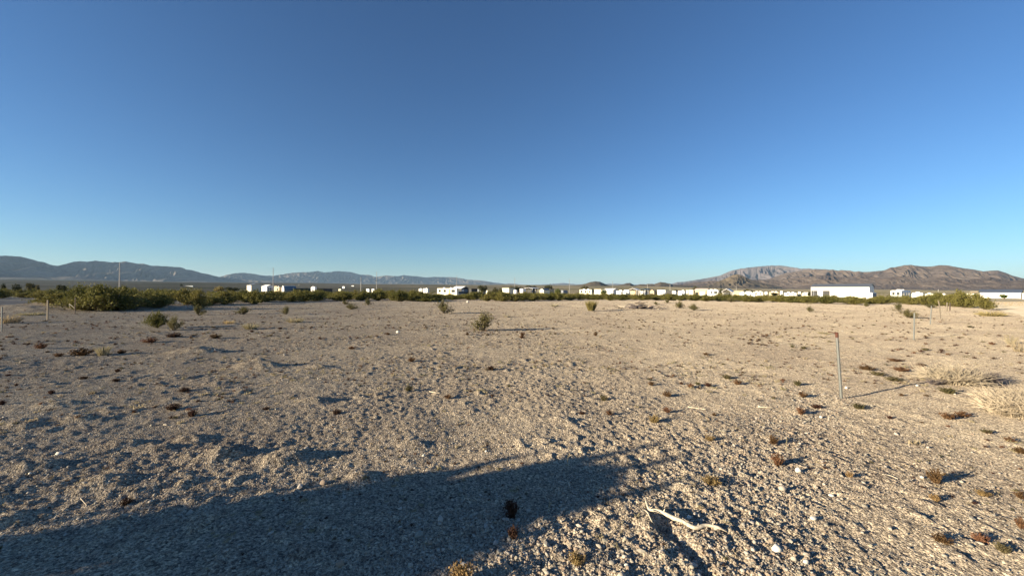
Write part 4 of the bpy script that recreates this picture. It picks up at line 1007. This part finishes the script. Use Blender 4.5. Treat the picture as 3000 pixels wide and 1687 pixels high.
for (px, py, L) in [(228, 1243, .33), (184, 1120, .3), (195, 1135, .26), (578, 1055, .33), (497, 1048, .3), (1636, 1038, .26), (2303, 1317, .12), (1660, 1370, .10), (1605, 1500, .08)]:
    X, Y = gxy(px, py); o = empty('grass_stalk', (X, Y, gz(X, Y)), 0, None, None)
    mb = MB(); mb.tube([(0, 0, -.02), (.01, .01, L * .5), (.05 * L * 3, .02, L)], [.003, .0025, .0015], 4); mb.build('stalk', M['straw'], o)
    mb = MB()
    for k in range(6): mb.blade((.01 + .02 * k * L, .01, L * (.5 + .08 * k)), (random.uniform(-1, 1), random.uniform(-1, 1), 1), .05, .0018)
    mb.build('seed_head', M['straw'], o)
    tag(o, 'single thin dry stalk rising from the bare ground', 'grass stalk', 'single dry stalks')
def tangle(name, px, yb, w, h, n, mat, label, seed, th=.0035, lean=0.0):
    random.seed(seed); X, Y = gxy(px, yb); o = empty(name, (X, Y, gz(X, Y)), 0, label, 'dry shrub'); mb = MB()
    for i in range(n):
        a = random.uniform(0, 6.283); r = w * .45 * random.random(); b = Vector((r * math.cos(a) * .7, r * math.sin(a) * .6, 0)); p = b.copy(); P = [p.copy()]
        d = Vector((math.cos(a) + lean, math.sin(a), random.uniform(.5, 1.8))).normalized()
        L = h * random.uniform(.4, 1.25)
        for k in range(4):
            p = p + d * L / 4; d = (d + Vector((random.uniform(-.8, .8), random.uniform(-.8, .8), random.uniform(-.5, .35)))).normalized()
            p.z = max(p.z, .005); P.append(p.copy())
        mb.tube(P, [th, th * .9, th * .8, th * .6, th * .4], 3, caps=False)
    mb.build('twigs', mat, o)
    r = MB(); r.tube([(0, 0, -.03), (0, 0, .05)], [.03, .015], 6); r.build('root_crown', M['stem'], o)
    return o
tangle('dry_shrub', 2792, 1122, .80, .40, 620, M['pale_twig'], 'pale tangled leafless shrub right of the rust banded post', 31, .005)
tangle('dry_shrub', 3000, 1210, 1.10, .38, 1300, M['pale_twig'], 'largest pale straw coloured shrub at the right picture edge', 32, .0045, .1)
tangle('dry_shrub', 2870, 1125, .35, .30, 260, M['darkwood'], 'dark charred looking twig clump behind the pale tangled shrub', 33, .006)
tangle('dry_shrub', 2735, 1125, .18, .14, 90, M['darkwood'], 'small dark twig clump at the tip of the fence post shadow', 34, .004)

def weed_proto(seed, h, w, n, mat, th=.0022):
    random.seed(seed); root = bpy.data.objects.new('dry_weed', None); COL.objects.link(root); mb, lb = MB(), MB()
    for i in range(n):
        a = random.uniform(0, 6.283); t = random.random() ** .7
        d = Vector((math.cos(a) * t * w / h, math.sin(a) * t * w / h, 1)).normalized(); L = h * random.uniform(.6, 1.05)
        p0 = Vector((random.gauss(0, w * .06), random.gauss(0, w * .06), -.01)); p1 = p0 + d * L * .5; p2 = p1 + (d + Vector((random.uniform(-.3, .3), random.uniform(-.3, .3), .2))).normalized() * L * .5
        mb.tube([p0, p1, p2], [th, th * .8, th * .4], 3, caps=False)
        for k in range(9):
            c = p0.lerp(p1, random.uniform(.3, 1)) if k % 3 == 0 else p1.lerp(p2, random.random()); g = .05 * h
            lb.leaf(c + Vector((random.gauss(0, g), random.gauss(0, g), random.gauss(0, g))), .006 * h / .14, .010 * h / .14)
    mb.build('stems', mat, root); lb.build('leaves', mat, root); return root
WEED = {m: [weed_proto(400 + i * 10 + k, .14, .17, 60, M[m]) for k in range(2)] for i, m in enumerate(['rust', 'rust_dark', 'olive_weed', 'gold_weed'])}
WL = [  # px, py base, height px, width px, kind, label
    (1497, 1512, 68, 52, 'rust_dark', 'dark rust brown upright weed inside the big shadow, upper one'),
    (1503, 1580, 44, 40, 'rust_dark', 'dark rust brown weed inside the big shadow, lower one'),
    (1352, 1712, 70, 84, 'gold_weed', 'golden brown weed cut by the bottom edge of the picture'),
    (2742, 1415, 48, 62, 'rust', 'reddish brown round weed with a dark shadow on the right foreground'),
    (2278, 1360, 42, 46, 'rust', 'rusty weed beside the rubble, just left of the round white stone'),
    (2264, 1300, 32, 34, 'rust', 'small rusty weed above the one left of the round white stone'),
    (2345, 1212, 24, 30, 'rust', 'small rusty weed in the upper rubble strip'),
    (2352, 1160, 20, 34, 'rust', 'flat rusty weed at the top of the rubble strip'),
    (2338, 1128, 20, 30, 'olive_weed', 'olive brown weed just above the rubble strip'),
    (1915, 1236, 28, 40, 'gold_weed', 'orange brown weed with long shadow in the middle right ground'),
    (1953, 1206, 18, 30, 'rust', 'small rust weed right above the orange brown one'),
    (1768, 1172, 22, 28, 'olive_weed', 'olive weed with a sharp long shadow right of centre'),
    (1786, 1215, 18, 26, 'rust', 'small reddish weed under the olive weed right of centre'),
    (2130, 1108, 18, 30, 'olive_weed', 'olive weed, upper of the two together left of the banded post'),
    (2160, 1125, 16, 32, 'rust', 'rust weed, lower of the two together left of the banded post'),
    (1908, 1128, 14, 24, 'rust', 'rust weed with a small dark shadow far right of centre'),
    (2083, 1418, 24, 70, 'gold_weed', 'wide flat orange grass patch above the bleached branch'),
    (2078, 1290, 20, 34, 'gold_weed', 'orange weed patch halfway up the right centre ground'),
    (2780, 1152, 22, 74, 'olive_weed', 'wide olive brown weed below the pale tangled shrub'),
    (2820, 1215, 20, 60, 'rust', 'rust brown mat weed left of the largest pale shrub'),
    (2890, 1262, 12, 50, 'olive_weed', 'flat olive weed below the rust brown mat'),
    (2958, 1288, 16, 44, 'rust', 'brown weed near the right edge below the flat olive one'),
    (2990, 1322, 22, 60, 'rust', 'brown weed cut by the right edge, lower than the others'),
    (2762, 1595, 22, 76, 'rust', 'wide rusty weed on the lower right with a black shadow'),
    (2872, 1590, 34, 70, 'rust', 'tallest rusty weed on the lower right, near the corner'),
    (2935, 1620, 30, 70, 'olive_weed', 'olive brown weed right of the tallest one near the corner'),
    (2990, 1455, 26, 50, 'rust', 'rusty weed at the right edge halfway down'),
    (2880, 1452, 20, 60, 'gold_weed', 'thin branching orange weed right of the round reddish one'),
    (2990, 1550, 40, 40, 'rust', 'orange brown weed touching the right edge above the corner'),
    (1690, 1650, 40, 60, 'gold_weed', 'orange brown weed among the rubble at the bottom centre right'),
    (2487, 1400, 20, 30, 'gold_weed', 'small orange tuft left of the curved twig'),
    (2740, 1468, 28, 44, 'gold_weed', 'pale yellow grass tuft below the round reddish weed'),
    (240, 1036, 24, 90, 'rust', 'wide rust brown weed patch left of the upright straw tuft'),
    (170, 1040, 14, 40, 'rust', 'small rust weed at the left end of the brown patch'),
    (355, 1030, 14, 40, 'rust', 'rust weed just right of the upright straw tuft'),
    (120, 1020, 18, 50, 'rust', 'dull rust weed near the left picture edge'),
    (150, 1155, 14, 30, 'rust_dark', 'dark weed with a thin long shadow on the left ground'),
    (5, 1185, 18, 40, 'rust_dark', 'dark weed touching the left picture edge'),
    (245, 1108, 12, 40, 'rust_dark', 'dark low weed right of centre in the left ground'),
    (340, 1118, 12, 36, 'rust_dark', 'dark low weed above the thin standing stalk'),
    (48, 1130, 10, 20, 'rust_dark', 'tiny dark weed with long thin shadow at far left'),
    (632, 990, 14, 46, 'rust', 'rust weed below the dark shadow streak on the left'),
    (440, 1000, 18, 60, 'rust', 'rust weed patch below the scraggly creosote pair'),
    (510, 985, 18, 60, 'rust_dark', 'dark weed patch just under the scraggly creosote pair'),
    (1030, 1022, 10, 30, 'rust', 'small reddish weed on the left centre ground'),
    (2620, 1115, 16, 66, 'olive_weed', 'olive weed strip right of the banded post, lower'),
    (2540, 1085, 16, 60, 'rust', 'rust weed strip right of the banded post, upper'),
    (2570, 1100, 14, 60, 'olive_weed', 'olive weed strip close right of the banded post'),
    (2640, 1090, 14, 60, 'rust', 'rust weed strip farther right of the banded post'),
    (2700, 1075, 12, 40, 'rust_dark', 'dark weed above the fence post shadow'),
    (2620, 1060, 10, 60, 'rust', 'long thin rust weed streak below the second fence post'),
    (370, 1478, 26, 50, 'rust_dark', 'brown weed just above the big shadow on the left'),
    (1745, 985, 14, 14, 'rust', 'small rust weed right of the long shadow of the round bush'),
    (1530, 985, 14, 16, 'rust', 'small rust weed below the long shadow of the round bush'),
]
for (px, py, hp, wp, kd, lab) in WL:
    X, Y = gxy(px, py); h = hp / FPX * Y * .95; w = wp / FPX * Y * math.cos(math.atan(X / Y)) * 1.0
    ps = WEED[kd]; put(random.choice(ps), X, Y, w / .20, max(.4, h / .14), random.uniform(0, 6.28), 'dry_weed', lab, 'weed', dz=-.005)
# a couple hundred more of the same low weeds
random.seed(77); cnt = 0
while cnt < 84:
    px = random.uniform(-20, 3020); py = 905 + 330 * random.random() ** 1.6
    if interp(FRONT_EDGE, px) + 12 > py: continue
    dens = float(perlin(px / 260, py / 60, 91)) + (.35 if px > 1300 else 0)
    if random.random() > .35 + dens: continue
    X, Y = gxy(px, py)
    if in_road(X, Y, .3): continue
    kd = random.choice(['rust', 'rust_dark', 'rust_dark', 'olive_weed']); s_ = random.uniform(.25, .75)
    side = ('outer left', 'inner left', 'left middle', 'right middle', 'inner right', 'outer right')[max(0, min(5, int(px / 500)))]
    put(WEED[kd][cnt % 2], X, Y, s_ * random.uniform(.9, 1.6), s_, random.uniform(0, 6.28), 'dry_weed', {'rust': 'small rusty brown weed', 'rust_dark': 'small dark brown weed', 'olive_weed': 'small olive brown weed'}[kd] + f' on the {side} of the bare ground, ' + ('near the bushes' if py < 960 else 'halfway to the viewer' if py < 1060 else 'in the nearer part'), 'weed', 'small weeds strewn over the bare ground', -.005)
    cnt += 1

# remaining ground litter as stuff
def weed_onemesh(seed, mat, h=.07, w=.10, n=34):
    random.seed(seed); mb = MB()
    for i in range(n):
        a = random.uniform(0, 6.283); t = random.random(); mb.blade((random.gauss(0, w * .15), random.gauss(0, w * .15), -.005), (math.cos(a) * t * w / h, math.sin(a) * t * w / h, 1), h * random.uniform(.5, 1), .0035, .1)
    return proto_mesh('litter_tuft', mb, [M[mat]])
def _lt(): pass
LT = [weed_onemesh(500, 'rust_dark'), weed_onemesh(501, 'rust'), weed_onemesh(502, 'olive_weed'), weed_onemesh(503, 'straw', .05, .10, 26), weed_onemesh(504, 'straw', .03, .08, 20)]
def scatter_points(n, rmin, rmax, power, halfang=60):
    A = np.radians(RNG.uniform(-halfang, halfang, n)); R = rmin * (rmax / rmin) ** (RNG.random(n) ** power)
    return R * np.sin(A), R * np.cos(A), R
x, y, r = scatter_points(9000, 2.0, 60, .70)
keep = (perlin(x / 1.6, y / 1.6, 93) + .4 * perlin(x / .5, y / .5, 94) > -.02) & (road_mask(x, y) < .3); x, y, r = x[keep], y[keep], r[keep]
x2, y2, r2 = scatter_points(11000, 8, 55, .85); k2 = (perlin(x2 / 2.2, y2 / 2.2, 97) + .5 * perlin(x2 / .7, y2 / .7, 98) > .05) & (road_mask(x2, y2) < .3); x, y, r = np.concatenate([x, x2[k2]]), np.concatenate([y, y2[k2]]), np.concatenate([r, r2[k2]])
z = hg(x, y); n = len(x); idx = RNG.choice(5, n, p=[.27, .16, .12, .25, .20]); s_ = RNG.uniform(.35, 1.1, n) * np.where(r > 14, 1.35, np.where(r > 6, .75, .38)) * np.where((idx >= 3) & (r < 12), 1.9, 1.0)
scatter('ground_litter', np.stack([x, y, z, RNG.uniform(-.2, .2, n), RNG.uniform(-.2, .2, n), RNG.uniform(0, 6.28, n), s_, s_, s_ * RNG.uniform(.6, 1.1, n), idx], 1), LT, 'tiny dry tufts and dead stubble covering the bare ground')
PB = [proto_mesh('pebble', lump(600 + k, 1, .35), [M['stone']], k % 2 == 0) for k in range(4)] + [proto_mesh('pebble', lump(610 + k, 1, .3), [M['stone_brown']], False) for k in range(2)]
x, y, r = scatter_points(240000, 1.7, 18, .80, 58)
rb = np.maximum(1 - smooth(.15, .9, seg_dist(x, y, RUBBLE)), 1 - smooth(.15, .8, seg_dist(x, y, RUBBLE2)))
keep = RNG.random(len(x)) < np.clip(.35 + .6 * perlin(x / .8, y / .8, 95) + .6 * rb, 0.05, 1); x, y, r, rb = x[keep], y[keep], r[keep], rb[keep]
n = len(x); s_ = .0023 * np.exp(RNG.normal(0, .5, n)) * (1 + .8 * rb * RNG.random(n)) * (1 + .06 * r)
sx, sy, sz = s_ * RNG.uniform(.8, 1.7, n), s_ * RNG.uniform(.8, 1.3, n), s_ * RNG.uniform(.5, 1.0, n)
scatter('gravel', np.stack([x, y, hg(x, y) + sz * .35, RNG.uniform(-.3, .3, n), RNG.uniform(-.3, .3, n), RNG.uniform(0, 6.28, n), sx, sy, sz, RNG.integers(0, 6, n)], 1), PB, 'loose gravel and small clods strewn over the near ground')
x, y, r = scatter_points(1500, 2.2, 30, .8, 57); n = len(x); s_ = .0075 * np.exp(RNG.normal(0, .4, n)) * (1 + .03 * r)
scatter('small_stones', np.stack([x, y, hg(x, y) + s_ * .3, RNG.uniform(-.3, .3, n), RNG.uniform(-.3, .3, n), RNG.uniform(0, 6.28, n), s_ * 1.3, s_, s_ * .75, RNG.integers(0, 4, n)], 1), PB, 'pale thumb sized stones dotted over the ground')
x, y, r = scatter_points(2600, 105, 200, 1.0, 60); ok = (np.arctan2(x, y) > np.radians(49.5)) ; x, y = x[ok], y[ok]; n = len(x)
FG = [weed_onemesh(520, 'straw_gold', .35, .6, 30)]
scatter('golden_grass', np.stack([x, y, hg(x, y), x * 0, x * 0, RNG.uniform(0, 6.28, n), x * 0 + 1.2, x * 0 + 1.2, x * 0 + 1, x * 0], 1), FG, 'golden dry grass in front of the long white warehouse')

# ------------------------------------------------------------------ stones
STN = [(168, 1333, 17, 14, 'stone_white', 'rounded pale stone with a thin shadow on the left foreground'),
       (2341, 1384, 16, 15, 'stone_white', 'round white stone with a long shadow beside the rusty weed'),
       (2281, 1622, 29, 26, 'stone_white', 'largest rounded pale rock at the lower right, with a long black shadow'),
       (2329, 1648, 17, 16, 'stone', 'grey round stone just below right of the largest pale rock'),
       (2364, 1658, 16, 13, 'stone_white', 'angular white stone right of the grey round one'),
       (2021, 1524, 14, 10, 'stone_white', 'small oval stone lying against the bleached branch'),
       (2407, 1221, 9, 9, 'stone_white', 'small white stone left of the long rubble strip, below the banded post'),
       (2481, 1136, 8, 8, 'stone_white', 'small white stone right beside the foot of the banded post'),
       (2689, 1132, 8, 6, 'stone_white', 'tiny white stone lying on the fence post shadow'),
       (2034, 1650, 18, 9, 'stone_white', 'slanting pale stone in the dark furrow, upper one'),
       (2050, 1668, 18, 10, 'stone', 'slanting pale stone in the dark furrow, lower one'),
       (1837, 1664, 14, 12, 'stone_white', 'white angular stone on the bottom right of centre'),
       (2048, 1690, 16, 10, 'stone_white', 'white stone cut by the bottom edge below the furrow'),
       (2386, 1522, 18, 8, 'stone_white', 'flat pale stone above the largest pale rock'),
       (2438, 1449, 14, 7, 'stone_white', 'flat white stone right of the rubble, mid right'),
       (2295, 1440, 20, 14, 'stone', 'tan grey stone in the rubble under the round white one'),
       (2703, 1402, 10, 6, 'stone_white', 'flat white stone left of the round reddish weed'),
       (945, 1417, 22, 14, 'stone_brown', 'reddish tan clod at the upper edge of the big shadow'),
       (792, 1552, 10, 12, 'stone_brown', 'small orange tan stone inside the big shadow'),
       (994, 1662, 22, 18, 'stone_brown', 'brown rock in the big shadow near the bottom edge'),
       (1241, 1337, 8, 8, 'stone_white', 'small white stone with a thin shadow above the big shadow'),
       (1424, 1324, 7, 7, 'stone_white', 'tiny white stone above the big shadow near the centre'),
       (1187, 1430, 8, 10, 'stone', 'grey pebble standing inside the big shadow'),
       (85, 1398, 8, 6, 'stone_white', 'small pale stone on the far left foreground'),
       (1650, 1495, 13, 10, 'stone', 'pale pebble, largest of the cluster left of the branch'),
       (1642, 1482, 9, 8, 'stone', 'upper pebble of the cluster left of the branch'),
       (1660, 1488, 9, 8, 'stone', 'right pebble of the cluster left of the branch'),
       (1646, 1502, 9, 7, 'stone', 'lowest pebble of the cluster left of the branch'),
       (576, 1342, 6, 6, 'stone_white', 'tiny pale stone on the left foreground above the shadow'),
       (1165, 975, 12, 8, 'stone_white', 'pale lump far out at the band edge'),
       (1370, 886, 8, 6, 'stone_white', 'pale rock far out beneath the cream camper'),
       (1075, 876, 9, 7, 'stone_white', 'whitish rock at the band edge below the cross armed pole'),
       (1995, 877, 22, 9, 'stone', 'wide boulder at the band edge below the olive tree')]
for i, (px, py, wp, hp, mt, lab) in enumerate(STN):
    X, Y = gxy(px, py); f = Y / FPX; mb = lump(700 + i, 2, .28); w, h = wp * f * .5, hp * f * .55
    o = mb.build('stone', M[mt], None, True); o.scale = (w, w * .85, h); o.location = (X, Y + w * .5, gz(X, Y) + h * .5); o.rotation_euler = (.1, 0, random.uniform(-.5, .5))
    tag(o, lab, 'stone')

# ------------------------------------------------------------------ branch, twigs, brush pile
def branch(name, pix, rad, lab, mat='driftwood', lift=0.0, lifts=None, sides=8, cat='branch', bark=None):
    P = []
    for i, (px, py) in enumerate(pix):
        X, Y = gxy(px, py, .0); l = (lifts[i] if lifts else lift)
        X, Y = gxy(px, py, gz(X, Y) + l + rad[i]); P.append(Vector((X, Y, gz(X, Y) + rad[i] * .8 + l)))
    # smooth
    Q = []; R = []
    for i in range(len(P) - 1):
        p0, p1, p2, p3 = P[max(i - 1, 0)], P[i], P[i + 1], P[min(i + 2, len(P) - 1)]
        for k in range(4):
            t = k / 4; Q.append(.5 * ((2 * p1) + (p2 - p0) * t + (2 * p0 - 5 * p1 + 4 * p2 - p3) * t * t + (3 * p1 - p0 - 3 * p2 + p3) * t ** 3)); R.append((rad[i] * (1 - t) + rad[i + 1] * t) * random.uniform(.9, 1.1))
    Q.append(P[-1]); R.append(rad[-1])
    o = Q[0].copy(); mb = MB(); mb.tube([q - o for q in Q], R, sides)
    if cat == 'branch':
        for i in (7, 15, 21, 29, 34):
            d = Vector((random.uniform(-1, 1), random.uniform(-1, 1), random.uniform(.2, 1))).normalized()
            mb.tube([Q[i] - o, Q[i] - o + d * .022, Q[i] - o + d * random.uniform(.03, .05)], [R[i] * .5, R[i] * .35, R[i] * .15], 5)
        mb.v = [(x + random.gauss(0, .0008), y + random.gauss(0, .0008), z + random.gauss(0, .0008)) for x, y, z in mb.v]
    ob = mb.build(name, M[mat], None, True); ob.location = o
    return tag(ob, lab, cat)
random.seed(3)
branch('dead_branch', [(1890, 1459), (1896, 1478), (1904, 1492), (1925, 1499), (1950, 1502), (1975, 1515), (2000, 1530), (2035, 1539), (2070, 1542), (2105, 1549), (2131, 1553)],
       [.004, .0075, .008, .011, .0125, .0145, .012, .0135, .011, .009, .004], 'long curved bleached branch lying in the right foreground', lifts=[.05, .035, .02, .03, .035, .03, .02, .01, .006, .003, 0])
branch('twig', [(1888, 1499), (1897, 1512), (1908, 1525), (1918, 1531)], [.003, .004, .004, .0025], 'short bleached twig just below the left end of the branch', lifts=[.03, .02, .015, .0], cat='twig')
TW = [([(1727, 1497), (1747, 1508)], .0022, 'short straw left of the branch at the shadow edge'),
      ([(1862, 1380), (1880, 1384)], .0025, 'pale twig at the tip of the big shadow'),
      ([(1842, 1460), (1856, 1472)], .002, 'thin straw just left of the branch top'),
      ([(2015, 1190), (2040, 1194), (2068, 1199)], .007, 'straight pale stick with dark end on the right centre ground'),
      ([(2220, 1191), (2245, 1193), (2266, 1194)], .008, 'pale weathered stick at the left of the rubble strip'),
      ([(2585, 1388), (2608, 1392), (2631, 1402)], .0035, 'thin curved twig on the right foreground'),
      ([(1825, 1614), (1846, 1629)], .0018, 'short straw on the bottom foreground right of centre'),
      ([(236, 1461), (255, 1480)], .0022, 'slanting pale straw on the left foreground'),
      ([(2050, 1442), (2078, 1454)], .002, 'pale straw above the branch on the right'),
      ([(1258, 1148), (1275, 1150), (1290, 1151)], .007, 'pale little stick on the centre ground'),
      ([(480, 1244), (490, 1243)], .008, 'short pale stick on the left ground'),
      ([(2098, 1317), (2114, 1320)], .003, 'short pale twig on the right centre ground'),
      ([(1530, 1520), (1527, 1545)], .0015, 'thin grey straw inside the big shadow'),
      ([(1820, 1029), (1836, 1027)], .006, 'small white stick far out on the centre ground')]
for pix, r_, lab in TW: branch('twig', pix, [r_] * len(pix), lab, lift=.002, sides=5, cat='twig')
def brush_pile():
    X, Y = gxy(1862, 905); o = empty('brush_pile', (X, Y, gz(X, Y)), 0, 'heap of dead branches and dark rubble right of the yellow broom bush', 'brush pile'); random.seed(9)
    for k in range(26):
        a = random.uniform(-.5, .5) + (math.pi if random.random() < .5 else 0); L = random.uniform(.5, 1.2); x0 = random.gauss(0, 1.0); y0 = random.uniform(-.8, .8); z0 = random.uniform(.02, .55) * max(.1, 1 - abs(x0) / 2.2)
        P = [(x0, y0, z0), (x0 + L * .5 * math.cos(a), y0 + L * .5 * math.sin(a), z0 + random.uniform(.0, .22)), (x0 + L * math.cos(a), y0 + L * math.sin(a), z0 + random.uniform(-.1, .35))]
        mb = MB(); mb.tube(P, [.045, .035, .015], 6); mb.build('dead_branch', M['driftwood' if k % 5 < 1 else 'darkwood' if k % 5 < 3 else 'stem'], o)
    for k in range(7):
        mb = lump(800 + k, 2, .3); q = mb.build('rubble_piece', M['darkwood' if k % 4 else 'stone_brown'], o, True); q.location = (random.uniform(-.6, 1.6), random.uniform(-.4, .4), .12); q.scale = (random.uniform(.15, .34), .22, random.uniform(.1, .2))
brush_pile()

# ------------------------------------------------------------------ fence posts
def fence_post(px, yb, pxt, yt, rad, kind, lab, D=None, band=False):
    X, Y = gxy(px, yb); 
    if D: 
        c = at_depth(px, yb, D); X, Y = c.x, c.y
    z0 = gz(X, Y); top = at_depth(pxt, yt, Y); o = empty('fence_post', (X, Y, z0), 0, lab, 'fence post', 'fence posts')
    t = Vector((top.x - X, 0, top.z - z0)); mb = MB(); L = t.length
    if kind == 'pipe':
        b0 = .0; cut = .93 if band else 1.0
        n = 7; mb.tube([t * (-.08), t * .3, t * .6, t * cut], [rad] * 4, 12)
        mb.build('shaft', M['steel'], o, False)
        if band:
            q = MB(); q.tube([t * .915, t * .995], [rad * 1.12, rad * 1.14], 12); q.build('rusty_cap', M['rustpaint'], o)
            q = MB(); q.tube([t * .98, t * .985 + Vector((-.13, .0, .016))], [.009, .007], 6); q.build('wire_end', M['rustpaint'], o)
        for k in range(4):
            q = MB(); f = .2 + .2 * k; q.tube([t * f + Vector((-rad * 1.3, -rad, 0)), t * f + Vector((rad * 1.3, -rad, 0))], .003, 5); q.build('wire_tie', M['slate'], o)
    else:
        m = M['post_wood'] if kind == 'wood' else M['post_dark']
        mb.add([t * f + Vector((sx * rad, sy * rad, 0)) for f in (-.08, 1) for sx, sy in ((-1, -1), (1, -1), (1, 1), (-1, 1))],
               [(3, 2, 1, 0), (4, 5, 6, 7), (0, 1, 5, 4), (1, 2, 6, 5), (2, 3, 7, 6), (3, 0, 4, 7)]); mb.build('shaft', m, o)
        q = MB(); q.tube([t * .93 + Vector((-rad * 1.3, -rad * 1.2, 0)), t * .93 + Vector((rad * 1.3, -rad * 1.2, 0))], .006, 5); q.build('wire_tie', M['slate'], o)
    return o
fence_post(2465, 1164, 2451, 972, .019, 'pipe', 'nearest steel pipe fence post with a rusty red band at the top', band=True)
fence_post(2677, 995, 2679, 917, .022, 'pipe', 'second steel fence post, standing before the wide dark bush')
fence_post(2725, 950, 2729, 896, .022, 'pipe', 'third steel fence post, thin and slightly leaning right')
fence_post(2755, 926, 2752, 896, .022, 'wood', 'fourth fence post, under the leaning pale stake', D=24)
fence_post(2753, 896, 2749, 879, .045, 'wood', 'pale stake leaning left among the far posts')
fence_post(2774, 912, 2775, 886, .030, 'wood', 'thin brown post right of the leaning pale stake')
fence_post(2783, 910, 2783, 887, .030, 'dark', 'dark brown post right of the thin brown one')
fence_post(2793, 897, 2796, 873, .030, 'pipe', 'farthest grey post leaning right before the dark clump')
fence_post(5, 975, 6, 899, .018, 'pipe', 'steel post at the left picture edge')
fence_post(139, 941, 140, 879, .022, 'wood', 'wooden fence post with bent top beside the dirt road')
o = fence_post(219, 919, 221, 872, .018, 'dark', 'thin dark post in front of the big left creosote clump')
q = MB(); q.tube([(-.34, 0, .62), (.02, -.03, .36)], [.02, .015], 5); q.tube([(-.34, 0, .64), (-.33, 0, .42)], [.018, .015], 5); q.build('broken_stake', M['driftwood'], o)
